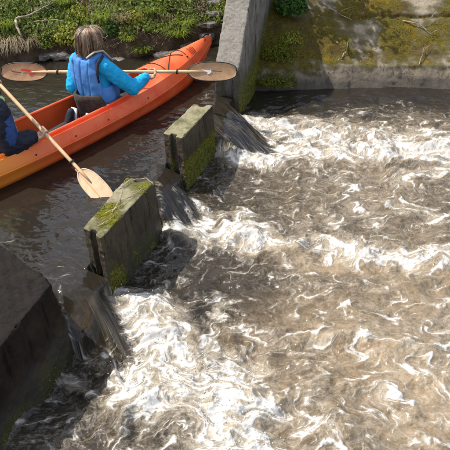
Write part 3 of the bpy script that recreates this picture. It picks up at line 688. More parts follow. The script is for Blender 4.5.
def bank_at(xp, yp):
    """photo position -> point on the left bank surface"""
    d = FW * FPX + RT * (xp - 225) - UP * (yp - 225); d = d / np.linalg.norm(d); t = 5.0
    while t < 14:
        p = CAMP + d * t
        if p[2] < lb_z(p[0], p[1]): break
        t += 0.01
    return p
def tuft(xp, yp, n, spread, h, label, m='grass', br=0.05, wd=0.0045, name='grass_tuft', cat='grass tuft', group='grass tufts on the left bank', droop=1.0):
    p = bank_at(xp, yp); r = empty(name, p, label, cat, group)
    V, F, T = blades(n, spread, h, wd=wd, base_r=br, droop=droop, face=(0, -.9, 0.0)); me = np_mesh('blades', V, F); fattr(me, 'tint', T); link('blades', me, M[m], r)
    return r
tuft(178, 36, 190, .24, .26, 'bright green grass tuft nearest the kayak bow', br=.10)
tuft(186, 26, 150, .22, .24, 'green grass tuft above the one beside the bow, partly dry', br=.08)
tuft(143, 52, 150, .16, .18, 'low green grass tuft at the water edge behind the foredeck', br=.08)
tuft(104, 22, 170, .18, .26, 'tall green grass tuft just right of the paddler\'s head', br=.09)
tuft(150, 12, 130, .2, .2, 'grass tuft at the top of the bank above the deck', br=.09)
tuft(124, 20, 140, .18, .2, 'yellowish grass tuft between two green clumps on the upper bank', br=.09, m='drygrass')
tuft(128, 40, 130, .14, .16, 'small dark green tuft over the muddy stones right of the paddler', br=.08)
tuft(10, 38, 330, .30, .20, 'pale dead grass hanging over the bank at far left', 'drygrass', br=.16, droop=2.2)
tuft(26, 40, 240, .24, .18, 'drooping straw coloured grass behind the leaning dead stick', 'drygrass', br=.12, droop=2.2)
tuft(8, 26, 200, .16, .20, 'yellow green grass above the hanging dead grass at far left', br=.14)
tuft(66, 4, 150, .2, .22, 'green grass at the bank top above the blue vest', br=.10)
def leafy(xp, yp, n, rad, size, m, label, name='leafy_plant', cat='plant', group='leafy plants on the left bank', p=None, lift=.5):
    p = bank_at(xp, yp) if p is None else p; r = empty(name, p, label, cat, group)
    q = rng.normal(0, 1, (n, 3)); q /= np.linalg.norm(q, axis=1, keepdims=True); q *= (rng.uniform(0.25, 1, n) ** .5)[:, None]
    clump = 0.75 + 0.5 * noise3(q * 1.0, 2.2, 2); q = q * clump[:, None]
    q[:, 2] = np.abs(q[:, 2]) if lift >= .5 else q[:, 2]
    leaf_obj('leaves', q * rad, q + [0, -.3, .5], size, M[m], r, jitter=.6, width=.7, droop=.3, tint=np.clip(.45 * rng.uniform(0, 1, n) + .45 * (clump - .4), 0, .94))
    mb = MB()
    for i in range(9):
        a = q[rng.integers(n)] * rad * .9; mb.tube([(0, 0, -.03), (a[0] * .4, a[1] * .4, a[2] * .6), tuple(a)], [.006, .004, .002], 5)
    mb.build('stem', M['darkbark'], r); return r
leafy(70, 42, 700, np.array([.24, .16, .26]), .032, 'yellowleaf', 'yellow green bushy plant left of the paddler\'s head')
leafy(80, 18, 520, np.array([.20, .16, .2]), .032, 'yellowleaf', 'pale yellow leafy plant at the bank top left of the head')
leafy(46, 46, 460, np.array([.18, .13, .18]), .032, 'ivy', 'mid green plant above the grey stones by the water')
leafy(112, 34, 380, np.array([.13, .12, .2]), .032, 'darkleaf', 'dark green plant close to the right of the head')
leafy(52, 14, 420, np.array([.25, .16, .18]), .032, 'darkleaf', 'dark green plant above the horizontal pale twig')
leafy(12, 12, 420, np.array([.28, .16, .2]), .032, 'ivy', 'broad green plant in the upper left corner of the bank')
leafy(136, 22, 420, np.array([.16, .12, .16]), .032, 'yellowleaf', 'yellow green plant on the bank midway between head and bow')
leafy(168, 8, 420, np.array([.22, .14, .16]), .032, 'ivy', 'green plant at the bank top above the bow')
# shrub over the wing wall and fern-like mound at its foot
leafy(0, 0, 1300, np.array([.24, .16, .24]), .05, 'darkleaf', 'dense dark green shrub growing on the bank behind the grey wall', 'shrub', 'shrub', None, rev_at(290, 14, .06))
leafy(0, 0, 2600, np.array([.30, .17, .25]), .019, 'olivefern', 'feathery yellow green plant midway down the foot of the grey wall', 'leafy_plant', 'plant', 'plants at the foot of the grey wall', rev_at(277, 58, .0))
leafy(0, 0, 2600, np.array([.32, .16, .17]), .018, 'olivefern', 'broad mossy olive plant low down by the grey wall', 'leafy_plant', 'plant', 'plants at the foot of the grey wall', rev_at(276, 84, .0))
leafy(0, 0, 500, np.array([.17, .1, .13]), .024, 'yellowleaf', 'small light green plant above the feathery plant beside the grey wall', 'leafy_plant', 'plant', 'plants at the foot of the grey wall', rev_at(290, 42, .0))
# trees on the far bank, crowns above the frame; their shade falls on the concrete bank
def tree(loc, h, crown, n, label, seed):
    r = empty('tree', loc, label, 'tree', 'trees on the far bank'); q = random.Random(seed)
    mb = MB(); mb.tube([(0, 0, -.3), (.05, 0, h * .3), (.0, .06, h * .65), (.03, 0, h)], [.11, .085, .06, .025], 10)
    tips = []
    for i in range(11):
        z0 = h * q.uniform(.35, .9); a = q.uniform(0, 6.28); L = crown * q.uniform(.5, .95); tip = Vector((math.cos(a) * L, math.sin(a) * L, z0 + L * q.uniform(.2, .6)))
        mb.tube([(0, .03, z0), tip * .5 + Vector((0, 0, z0 * .5 + .05)), tip], [.035, .022, .008], 6); tips.append(tip)
    mb.build('trunk', M['darkbark'], r); P = []
    for i in range(n):
        c = q.choice(tips); P.append([c.x + q.gauss(0, crown * .2), c.y + q.gauss(0, crown * .2), c.z + q.gauss(0, crown * .18)])
    leaf_obj('crown', P, np.tile([0, 0, 1.0], (n, 1)), .085, M['darkleaf'], r, jitter=.8)
tree((.30, 7.55, .75), 1.35, .62, 1500, 'small leafy tree behind the grey wall', 3)

def rock(p, r, label, seed, name='stone', group='stones at the foot of the left bank', cat='stone', m='rock'):
    mb = MB(); mb.sphere((0, 0, 0), r, 20, 14); me = mb.mesh(name); V = get_co(me); d = noise3(V + seed * 3.7, 9, 3); e = noise3(V + seed, 24, 3)
    V = V * (1 + .55 * d + .22 * e)[:, None]; V[:, 2] = np.minimum(V[:, 2], r[2] * .55 + .01 * e); set_co(me, V); me.polygons.foreach_set('use_smooth', np.zeros(len(me.polygons), bool))
    o = link(name, me, M[m]); o.location = p; o.rotation_euler = (0, 0, seed * 1.3); return tag(o, label, cat, group)
for i, (xp, yp, r, lb) in enumerate([
    (46, 56, (.10, .08, .05), 'grey stone at the water line left of the blue vest, leftmost of the row'), (58, 55, (.12, .09, .07), 'biggest grey stone at the water line left of the blue vest'),
    (70, 57, (.09, .07, .05), 'grey stone half hidden beside the paddler\'s left shoulder'), (118, 60, (.13, .08, .05), 'flat dark grey stone right of the paddler at the water line'),
    (168, 54, (.15, .09, .06), 'long grey stone along the foredeck'), (188, 46, (.11, .10, .06), 'grey stone beside the bow ropes'), (206, 36, (.10, .09, .07), 'pale stone between the bow tip and the wall')]):
    rock(bank_at(xp, yp), r, lb, i + 1)
for i, (xp, yp, r) in enumerate([(208, 24, (.11, .10, .05)), (213, 12, (.12, .10, .05)), (214, 2, (.10, .10, .05))]):
    rock(bank_at(xp, yp), r, ['lowest flat stone of the stack against the wall above the bow', 'middle flat stone of the stack against the wall above the bow', 'topmost flat stone of the stack against the wall above the bow'][i], i + 20, 'stone', 'flat stones stacked beside the wall')

def twig(pts, r0, label, m='bark', name='branch', cat='branch', side_twigs=0, group=None):
    mb = MB(); P = [Vector(p) for p in pts]; Q = []
    for i in range(len(P) - 1):
        for j in range(5):
            f = j / 5; Q.append(P[i].lerp(P[i + 1], f) + Vector([rnd.gauss(0, r0 * .5) for _ in range(3)]))
    Q.append(P[-1]); mb.tube(Q, list(np.linspace(r0, r0 * .35, len(Q))), 7)
    for s in range(side_twigs):
        q = Q[int(len(Q) * rnd.uniform(.3, .9))]; e = q + Vector((rnd.gauss(0, .09), rnd.gauss(0, .04), rnd.uniform(.01, .08))); mb.tube([q, q.lerp(e, .5) + Vector((0, 0, .012)), e], [r0 * .5, r0 * .35, r0 * .15], 5)
    return tag(mb.build(name, M[m]), label, cat, group)
def ba(x, y, l=.03): return Vector(bank_at(x, y)) + Vector((0, -l * .7, l * .7))
twig([ba(18, 26, .1), ba(25, 42, .16), ba(31, 55, .10)], .018, 'thick pale dead stick leaning down to the water at far left')
twig([ba(38, 27, .12), ba(56, 26, .15), ba(76, 27, .12)], .007, 'thin straight pale twig lying level left of the head')
twig([ba(18, 22, .08), ba(35, 19, .12), ba(50, 10, .1), ba(58, 4, .08)], .013, 'grey fallen branch rising to the right at upper left', side_twigs=5)
twig([ba(40, 0, .1), ba(46, 12, .1), ba(60, 16, .1)], .006, 'thin grey twig crossing the fallen branch', side_twigs=3)
twig([ba(160, 8, .05), ba(185, 14, .08), ba(206, 10, .05)], .006, 'thin brown twig above the bow', side_twigs=3)
twig([ba(152, 58, .02), ba(155, 50, .06), ba(158, 44, .1)], .016, 'dark broken stump at the water edge behind the foredeck', 'darkbark')
twig([rev_at(322, 4), rev_at(334, 14, .05), rev_at(352, 22, .03)], .009, 'grey twig slanting down right of the dark shrub on the concrete bank', side_twigs=5)
twig([rev_at(338, 62), rev_at(345, 55, .04), rev_at(348, 43, .03)], .008, 'short bent pale twig on the dark mossy concrete', side_twigs=2)
twig([rev_at(402, 22), rev_at(418, 27, .05), rev_at(432, 38, .03)], .009, 'pale twig slanting over the bare concrete patch', side_twigs=4)
twig([rev_at(418, 27), rev_at(426, 22, .06), rev_at(433, 21, .04)], .006, 'short pale twig forking off at upper right', side_twigs=3)
twig([rev_at(418, 66), rev_at(421, 58, .05), rev_at(424, 49, .04)], .006, 'upright pale twig right of the bare concrete patch', side_twigs=4)
rock(rev_at(337, 43, .01), (.016, .013, .010), 'tiny white pebble on the shaded mossy concrete', 40, 'pebble', None, 'pebble', 'straw')
P = np.array([rev_at(rnd.uniform(282, 452), rnd.gauss(62, 7) if i % 2 else rnd.uniform(5, 75), .004) for i in range(650)])
leaf_lit = leaf_obj('leaf_litter', P, np.tile([0, -.57, .82], (650, 1)), .018, M['litter'], None, jitter=.3, width=.6)
tag(leaf_lit, 'dead leaves and chips lying on the mossy concrete slope', 'leaf litter', kind='stuff')

# straw and a looped stem on the near pier
def on_pier(x, y, l=.006): return pxV(x, y, ZT + l)
mb = MB()
twig([on_pier(118, 190), on_pier(130, 180, .02), on_pier(146, 178, .02), pxV(153, 184, ZT), pxV(150, 192, ZT - .07), pxV(143, 190, ZT - .06)], .0035, 'pale looped stem hanging over the edge of the near pier', 'straw', 'dry_stem', 'dry stem')
for (a, b, c, d), lb in zip([(104, 214, 134, 196), (112, 212, 122, 190), (126, 198, 146, 186), (98, 226, 116, 214)], [
        'longest dry straw lying along the near pier top', 'dry straw lying across the middle of the near pier top', 'dry straw near the far end of the near pier top', 'short dry straw near the front of the near pier top']):
    twig([on_pier(a, b), on_pier((a + c) / 2 + 2, (b + d) / 2, .014), on_pier(c, d)], .0026, lb, 'straw', 'dry_stem', 'dry stem', 0, 'straws on the near pier')

# ------------------------------------------------------------------ kayak
KH = math.radians(50.4); KO = px(130, 150, 0) * 0
A0 = np.array([-1.47, 4.71]); KU = Vector((math.cos(KH), math.sin(KH), 0)); KV = Vector((-math.sin(KH), math.cos(KH), 0))
def K(u, v, z): return Vector((A0[0], A0[1], 0)) + KU * u + KV * v + Vector((0, 0, z))
def uv_of(p): q = Vector((p[0] - A0[0], p[1] - A0[1], 0)); return q.dot(KU), q.dot(KV)
kayak = empty('kayak', (A0[0], A0[1], 0), 'orange two seat plastic kayak on the dark water', 'kayak', None, KH)
def orange(name, a, b, rough=.38):
    k = NT(name); o = k.obj(); n = k.noise(o, 5, 6, .65); sc_ = k.noise(k.scale(o, (4, 40, 40)), 3, 6, .75); f = k.noise(o, 120, 3)
    c = k.mix(k.rng(n.outputs[0], .35, .65), a, b); c = k.mix(k.rng(sc_.outputs[0], .58, .72, 0, .4), c, (.62, .30, .17))
    c = k.mix(k.rng(k.noise(o, 17, 6, .7).outputs[0], .62, .74, 0, .5), c, (.30, .07, .02))
    sx = k.n('ShaderNodeSeparateXYZ', {0: o}).outputs[0]; c = k.mix(k.math('MULTIPLY', k.rng(k.math('MULTIPLY_ADD', k.math('SUBTRACT', n.outputs[0], .5), 1.0, sx), .05, -.75), .8), c, (.86, .30, .03))
    p = k.bsdf(Base_Color=c, Roughness=k.rng(sc_.outputs[0], .4, .7, rough, rough + .2), Specular_IOR_Level=.45, Normal=k.bump(f.outputs[0], .08, .003), Coat_Weight=0.0)
    p.inputs['Subsurface Weight'].default_value = .12; p.inputs['Subsurface Radius'].default_value = (.03, .008, .003); p.inputs['Subsurface Scale'].default_value = 1
    return k.done(p)
M['orange'] = orange('orange_plastic', (.86, .085, .018), (.90, .16, .05)); M['orange_in'] = orange('orange_liner', (.76, .10, .018), (.80, .13, .025), .5)
M['black'] = simple('black_plastic', (.018, .016, .015), .45, .3, 20, .1); M['rope'] = simple('black_cord', (.02, .02, .02), .7, .3, 60, .3)
M['greypad'] = simple('grey_pad', (.33, .35, .38), .8, .15, 40, .3); M['brownseat'] = simple('dark_seat_fabric', (.045, .032, .027), .85, .4, 30, .4, 220)
U0, U1 = -1.95, 2.24; OC, OL, OW = 0.08, 1.17, 0.225
def beam(u):
    c = 0.12; r = (u - c) / (U1 - c) if u > c else (c - u) / (c - U0); return max(0.0, 1 - min(1, r) ** 2.3)
def sheer_z(u): return .238 + .11 * max(0, (u - .9) / (U1 - .9)) ** 2 + .07 * max(0, (-.8 - u) / 1.15) ** 2
def keel_z(u): return -.085 + .36 * max(0, (u - 1.45) / (U1 - 1.45)) ** 2.2 + .25 * max(0, (-1.3 - u) / .65) ** 2.2
def open_w(u):
    r = abs((u - OC) / OL); return OW * (1 - r ** 3.2) ** .6 if r < 1 else 0.0
def station(u):
    b = beam(u); zs = sheer_z(u); zk = keel_z(u); h = zs - zk
    ridge = (.318 * b + .004, zk + h * .70)
    return [(0, zk), (.10 * b, zk + .012 * b), (.20 * b, zk + h * .12), (.272 * b, zk + h * .34), (.286 * b, zk + h * .42), (.283 * b + .001, zk + h * .47), (.305 * b + .002, zk + h * .60), ridge, (.316 * b + .004, zk + h * .75), (.285 * b + .004, zk + h * .90), (.268 * b + .003, zs)]
us = np.concatenate([np.linspace(U0, OC - OL, 40), OC + OL * np.sin(np.linspace(-np.pi / 2, np.pi / 2, 90))[1:-1], np.linspace(OC + OL, U1, 60)])
def kmesh(name, rows, mat, smooth=True, parent=kayak):
    V = []; F = []; n = len(rows[0])
    for r in rows: V += r
    for i in range(len(rows) - 1):
        for j in range(n - 1): F.append((i * n + j, i * n + j + 1, (i + 1) * n + j + 1, (i + 1) * n + j))
    mb = MB(); mb.add(V, F); return mb.build(name, mat, parent, smooth)
rows = []
for u in us:
    s = station(u); rows.append([(u, -v, z) for v, z in s[::-1]] + [(u, v, z) for v, z in s[1:]])
hull = kmesh('hull', rows, M['orange'])
def deck_rows(sgn):
    R = []
    for u in us:
        v0 = station(u)[-1][0]; zs = sheer_z(u); e = min(open_w(u), v0 * .93)
        crown = .075 * sst(.8, 1.5, u) * beam(u) ** .5 + .05 * sst(-.8, -1.4, u) + 0.014
        R.append([(u, sgn * (v0 + (e - v0) * f), zs + crown * (1 - ((v0 + (e - v0) * f) / max(v0, 1e-4)) ** 2) - .010 * math.sin(math.pi * f) * (e > 0)) for f in np.linspace(0, 1, 9)])
    return R
V = []; F = []
for sg in (1, -1):
    R = deck_rows(sg); k0 = len(V); n = 9
    for r in R: V += r
    for i in range(len(R) - 1):
        for j in range(n - 1): F.append((k0 + i * n + j, k0 + i * n + j + 1, k0 + (i + 1) * n + j + 1, k0 + (i + 1) * n + j))
mb = MB(); mb.add(V, F); me = mb.mesh('deck'); bm = bmesh.new(); bm.from_mesh(me); bmesh.ops.remove_doubles(bm, verts=bm.verts, dist=1e-4); bmesh.ops.recalc_face_normals(bm, faces=bm.faces); bm.to_mesh(me); bm.free()
me.polygons.foreach_set('use_smooth', np.full(len(me.polygons), True)); deck = link('deck', me, M['orange'], kayak)
def deck_z(u, v):
    v0 = station(u)[-1][0]; crown = .075 * sst(.8, 1.5, u) * beam(u) ** .5 + .05 * sst(-.8, -1.4, u) + 0.014
    return float(sheer_z(u) + crown * (1 - (v / max(v0, 1e-4)) ** 2))
rows = []
for u in us:
    e = open_w(u)
    if e <= 0.001: continue
    v0 = station(u)[-1][0]; e = min(e, v0 * .93); zt = deck_z(u, e); zf = max(keel_z(u) + .05, -.04)
    half = [(e, zt), (e + .004, zt - .03), (e * 1.05, zt * .5), (e * 1.02, zf + .06), (e * .85, zf + .012), (0, zf)]
    rows.append([(u, -v, z) for v, z in half] + [(u, v, z) for v, z in half[-2::-1]])
kmesh('cockpit_liner', rows, M['orange_in'])
mb = MB(); loop = []
for a in np.linspace(0, 2 * np.pi, 160, endpoint=False):
    uu = OC + OL * .995 * math.cos(a); e = min(open_w(uu), station(uu)[-1][0] * .93) if abs(math.sin(a)) > 1e-6 else 0; loop.append((uu, math.copysign(e, math.sin(a)), deck_z(uu, e) + .008))
mb.tube(loop + [loop[0]], .013, 8, False); mb.build('coaming', M['orange'], kayak)
# rubbing ridge, cords, toggle, screws
for sg in (1, -1):
    mb = MB(); mb.tube([(u, sg * station(u)[7][0], station(u)[7][1]) for u in np.linspace(U0 + .05, U1 - .03, 80)], .008, 6); mb.build('side_ridge', M['orange'], kayak)
def cord(pts, r=.004, name='deck_cord'):
    Q = []
    for (u0, v0), (u1, v1) in zip(pts[:-1], pts[1:]):
        for f in np.linspace(0, 1, 10, endpoint=False): u = u0 + (u1 - u0) * f; v = v0 + (v1 - v0) * f; Q.append((u, v, deck_z(u, v) + r * 1.2))
    mb = MB(); mb.tube(Q, r, 6); return mb.build(name, M['rope'], kayak)
def dv(u, f): return station(u)[-1][0] * f
cord([(1.36, dv(1.36, .85)), (1.72, -dv(1.72, .8))]); cord([(1.36, -dv(1.36, .85)), (1.72, dv(1.72, .8))]); cord([(1.72, dv(1.72, .8)), (1.72, -dv(1.72, .8))])
cord([(1.36, dv(1.36, .85)), (1.36, -dv(1.36, .85))])
cord([(1.28, dv(1.28, .93)), (1.7, dv(1.7, .9)), (2.1, dv(2.1, .6))])
def knob(u, v, r=.011, name='deck_fitting'):
    mb = MB(); mb.sphere((u, v, deck_z(u, v) + .004), (r, r, r * .7), 10, 6); return mb.build(name, M['black'], kayak)
for f in (1, -1):
    for u, q in ((1.36, .85), (1.72, .8), (2.1, .6)): knob(u, f * dv(u, q))
mb = MB(); mb.tube([(2.10, .0, deck_z(2.1, 0) + .012), (2.16, .012, deck_z(2.14, 0) + .02), (2.2, .0, deck_z(2.2, 0) + .01)], .009, 8); mb.build('carry_toggle', M['black'], kayak)
for u in (-.35, .05, .42, .95):
    mb = MB(); s = station(u); v = -(s[8][0] * .6 + s[9][0] * .4); z = s[8][1] * .6 + s[9][1] * .4; mb.sphere((u, v - .004, z), (.008, .004, .008), 10, 6); mb.build('screw', M['black'], kayak)
def decal(u0, v0, du, dv_, mat, name='decal'):
    V = []; F = []; nu, nv = 8, 5
    for i in range(nu + 1):
        for j in range(nv + 1):
            u = u0 + du * i / nu; v = v0 + dv_ * j / nv; V.append((u, v, deck_z(u, v) + .004))
    for i in range(nu):
        for j in range(nv): F.append((i * (nv + 1) + j, i * (nv + 1) + j + 1, (i + 1) * (nv + 1) + j + 1, (i + 1) * (nv + 1) + j))
    mb = MB(); mb.add(V, F); return mb.build(name, mat, kayak)
M['decal'] = simple('dark_red_print', (.22, .035, .02), .5, .3, 40, 0)
for i in range(4): decal(1.80 + .022 * i, -.10, .012, .075 - .01 * (i % 2), M['decal'])
# seats
def seat(u, pad, lift=0.0):
    mb = MB(); V = []; F = []; n = 14
    prof = [(.02, .19), (.06 + lift, .235), (.16 + lift, .24), (.23 + lift, .235), (.275 + lift, .20)]
    for t in (0, .03):
        for i, (z, hw) in enumerate(prof):
            for j in range(n + 1):
                a = -1 + 2 * j / n; V.append((u - .055 + .12 * a * a - (z - .03) * .18 - t, -.035 * (lift > 0) + a * (.165 + .012 * (lift > 0)) * (hw / .24), z + .02 + .02 * (1 - a * a) * (i == 4)))
    L = len(prof) * (n + 1)
    for t in (0, 1):
        for i in range(len(prof) - 1):
            for j in range(n): q = t * L + i * (n + 1) + j; F.append((q, q + 1, q + n + 2, q + n + 1))
    for j in range(n):
        for i in (0, len(prof) - 1): q = i * (n + 1) + j; F.append((q, q + 1, q + 1 + L, q + L))
    for i in range(len(prof) - 1):
        for j in (0, n): q = i * (n + 1) + j; F.append((q, q + n + 1, q + n + 1 + L, q + L))
    mb.add(V, F); mb.build('seat_back', M['brownseat'], kayak)
    mb = MB(); mb.sphere((u + .10, 0, .005), (.20, .17, .035), 20, 10); mb.build('seat_base', M['black'], kayak)
    if pad:
        mb = MB(); mb.box((u - .165, -.075, .03), (u - .125, .005, .155), Matrix.Rotation(0, 4, 'Z')); me = mb.mesh('seat_strut', False); bm = bmesh.new(); bm.from_mesh(me); bmesh.ops.bevel(bm, geom=bm.edges[:], offset=.012, segments=3, affect='EDGES'); bm.to_mesh(me); bm.free(); link('seat_strut', me, M['greypad'], kayak)
SU = .66; RU = -.50
seat(SU - .19, True, .05); seat(RU - .10, False)

# ------------------------------------------------------------------ paddles
M['shaft'] = simple('pale_wood_shaft', (.60, .40, .22), .4, .15, 20, .1, 200, .5); M['blade'] = simple('brown_wood_blade', (.40, .235, .12), .4, .18, 16, .15, 200, .5, (1, 1, 1))
M['paleblade'] = simple('pale_wood_blade', (.60, .44, .27), .4, .12, 22, .1, 200, .5, (1, 1, 1))
M['rim'] = simple('black_blade_edge', (.02, .017, .015), .5, .2, 30, .1); M['red'] = simple('red_print', (.55, .03, .02), .5, .1, 30, 0); M['white'] = simple('white_print', (.75, .73, .70), .5, .08, 30, 0); M['ink'] = simple('black_print', (.03, .025, .02), .5, .1, 30, 0); M['orangeprint'] = simple('orange_print', (.75, .30, .10), .5, .1, 30, 0)
def paddle(pa, pb, axis_up, label, front, bl=.47, bw=.097, ca=None, cb=None):
    """pa, pb: outer tips; axis_up: normal of the blade faces"""
    pa, pb = Vector(pa), Vector(pb); X = (pb - pa).normalized(); Z = Vector(axis_up); Z = (Z - X * Z.dot(X)).normalized(); Y = Z.cross(X)
    L = (pb - pa).length; mid = (pa + pb) / 2
    root = bpy.data.objects.new('paddle', None); C.objects.link(root); root.matrix_world = Matrix(((X.x, Y.x, Z.x, mid.x), (X.y, Y.y, Z.y, mid.y), (X.z, Y.z, Z.z, mid.z), (0, 0, 0, 1))); root.empty_display_size = .1
    tag(root, label, 'paddle', 'paddles in the kayak')
    h = L / 2; mb = MB(); mb.tube([(-h + bl * .62, 0, 0), (-h + bl * .9, 0, 0), (-.3, 0, 0), (.3, 0, 0), (h - bl * .9, 0, 0), (h - bl * .62, 0, 0)], [.006, .014, .0155, .0155, .014, .006], 12); mb.build('shaft', M['shaft'], root)
    for sg, mt in ((-1, front[0]), (1, front[1])):
        def outl(f): return bw * max(0, 1 - abs(2 * f - 1.06) ** 2.6) ** .55 if 0 < f < 1 else 0
        fs = np.linspace(0.0, 1, 44); mb = MB(); V = []; F = []; m = 10
        for t in (.004, -.004):
            for f in fs:
                w_ = outl(f) * .95 if f < .995 else .0
                for j in range(m + 1):
                    a = -1 + 2 * j / m; V.append((sg * (h - bl + bl * f), a * w_, t + .008 * a * a - .004))
        Ln = len(fs) * (m + 1)
        for t in (0, 1):
            for i in range(len(fs) - 1):
                for j in range(m): q = t * Ln + i * (m + 1) + j; F.append((q, q + 1, q + m + 2, q + m + 1))
        mb.add(V, F); b = mb.build('blade', M[mt], root)
        mb = MB(); lp = [(sg * (h - bl + bl * f), outl(f), .004) for f in fs] + [(sg * (h - bl + bl * f), -outl(f), .004) for f in fs[::-1]]
        mb.tube(lp + [lp[0]], .0055, 6, False); mb.build('edge_guard', M['rim'] if mt == 'blade' else M['paleblade'], b)
        mb = MB(); mb.tube([(sg * (h - bl - .09), 0, 0), (sg * (h - bl - .075), 0, 0)], .024, 12); mb.build('drip_ring', M['black'], root)
    return root, h, Z
def flat_print(root, name, poly, z, mat, parent):
    mb = MB(); mb.add([(x, y, z) for x, y in poly], [tuple(range(len(poly)))]); return mb.build(name, mat, parent, False)
tl, tr = pxV(1, 72, .40), pxV(237, 71.5, .385)
toward = (Vector(CAMP) - (tl + tr) / 2).normalized()
pd, h, Zp = paddle(tl, tr, toward, 'long wooden double paddle lying level in front of the paddler in the blue vest', ('blade', 'blade'), bl=.47, bw=.084)
bl_ = [o for o in pd.children if o.name.startswith('blade')]
X = -h + .22
flat_print(pd, 'print', [(X - .02, .030), (X + .06, .022), (X + .11, -.012), (X + .07, -.038), (X + .055, -.022), (X + .075, -.008), (X + .04, .004), (X - .02, .012)], .0055, M['red'], bl_[0])
flat_print(pd, 'print', [(X - .12, .010), (X - .115, .024), (X - .109, .008), (X - .02, -.004), (X - .02, -.010), (X - .10, .000)], .0055, M['ink'], bl_[0])
X = h - .27
flat_print(pd, 'print', [(X - .06, .018), (X - .03, .016), (X + .02, .010), (X + .03, .020), (X + .036, -.002), (X + .02, -.020), (X - .005, -.022), (X + .004, -.008), (X - .03, .004)], .0055, M['white'], bl_[1])
flat_print(pd, 'print', [(X + .045, .010), (X + .13, .004), (X + .13, .0), (X + .045, .002)], .0055, M['ink'], bl_[1])
PB = pxV(112, 205, -.04); PH = pxV(43, 131, .345)
PBc = pxV(99, 190, .0); Xr = (PH - PB).normalized()
PT = PB + Xr * 2.1
pd2, h2, Z2 = paddle(PT, PB, (Vector(CAMP) - PB).normalized(), 'pale wooden paddle held slanting down to the water beside the near pier', ('paleblade', 'paleblade'), bl=.40, bw=.076)
b2 = [o for o in pd2.children if o.name.startswith('blade')][-1]
flat_print(pd2, 'print', [(h2 - .42, -.016), (h2 - .1, -.020), (h2 - .1, -.027), (h2 - .42, -.023)], .0055, M['orangeprint'], b2)

# ------------------------------------------------------------------ people
M['skin'] = simple('skin', (.55, .33, .23), .5, .1, 30, .1, 200); M['vest'] = simple('blue_vest_nylon', (.09, .25, .60), .8, .18, 7, .3, 60, .15, bdist=.006)
M['cyan'] = simple('turquoise_jacket_nylon', (.015, .36, .68), .8, .15, 8, .6, 20, .2, bdist=.02); M['navy'] = simple('dark_navy_jacket', (.012, .015, .028), .8, .4, 10, .6, 26, .4, bdist=.014); M['navyblue'] = simple('blue_sleeve_panel', (.02, .06, .20), .5, .4, 10, .5, 26, .4, bdist=.012)
M['lime'] = simple('pale_lime_vest', (.50, .62, .26), .6, .15, 12, .3, 60); M['beige'] = simple('beige_strap', (.46, .385, .31), .7, .12, 20, .3); M['trouser'] = simple('dark_trousers', (.025, .027, .035), .8, .3, 20, .4); M['glass'] = simple('dark_glasses', (.02, .012, .01), .25, .1, 10, 0)
M['sole'] = simple('pale_sole', (.55, .56, .58), .7, .1, 30, .2)
k = NT('hair_strands'); t_ = k.attr('tint').outputs['Fac']; hc = k.mix(k.rng(t_, .0, .8), (.045, .026, .016), (.30, .18, .10)); hc = k.mix(k.rng(t_, .8, 1.0), hc, (.44, .33, .23))
k.done(k.bsdf(Base_Color=hc, Roughness=.42, Specular_IOR_Level=.5)); M['hair'] = k.m

def grip(mb, c, ax, wrist, sgn=1):
    """palm, four fingers and a thumb closed round a shaft at c; returns nothing, adds closed pieces to mb"""
    c = Vector(c); ax = Vector(ax).normalized(); w_ = Vector(wrist) - c; e1 = (w_ - ax * w_.dot(ax)).normalized(); e2 = ax.cross(e1) * sgn
    def P(a, r, o): a = math.radians(a); return c + (e1 * math.cos(a) + e2 * math.sin(a)) * r + ax * o
    for o, end, r in ((-.030, 235, .0075), (-.010, 250, .0085), (.011, 245, .0085), (.032, 230, .008)):
        mb.limb([P(a, .0245 if a > 60 else .033, o) for a in np.linspace(38, end, 6)], [r * 1.12, r * 1.12, r, r, r * .95, r * .85], 8)
    kn = P(35, .034, 0)
    pc = c + e1 * .055 + e2 * .020
    rot = Matrix((ax, (e1 * .9 + e2 * -.2).normalized(), e2)).transposed().to_3x3()
    mb.sphere(pc, (.041, .042, .016), 14, 10, rot); mb.sphere(c + e1 * .040 + e2 * .022, (.040, .022, .013), 14, 8, rot)
    tb = c + e1 * .055 - e2 * .004 + ax * .034
    mb.limb([tb, P(-10, .034, .040), P(-60, .027, .036), P(-120, .026, .026)], [.014, .0115, .0095, .008], 8)
    mb.limb([pc, Vector(wrist)], [.026, .024], 10)

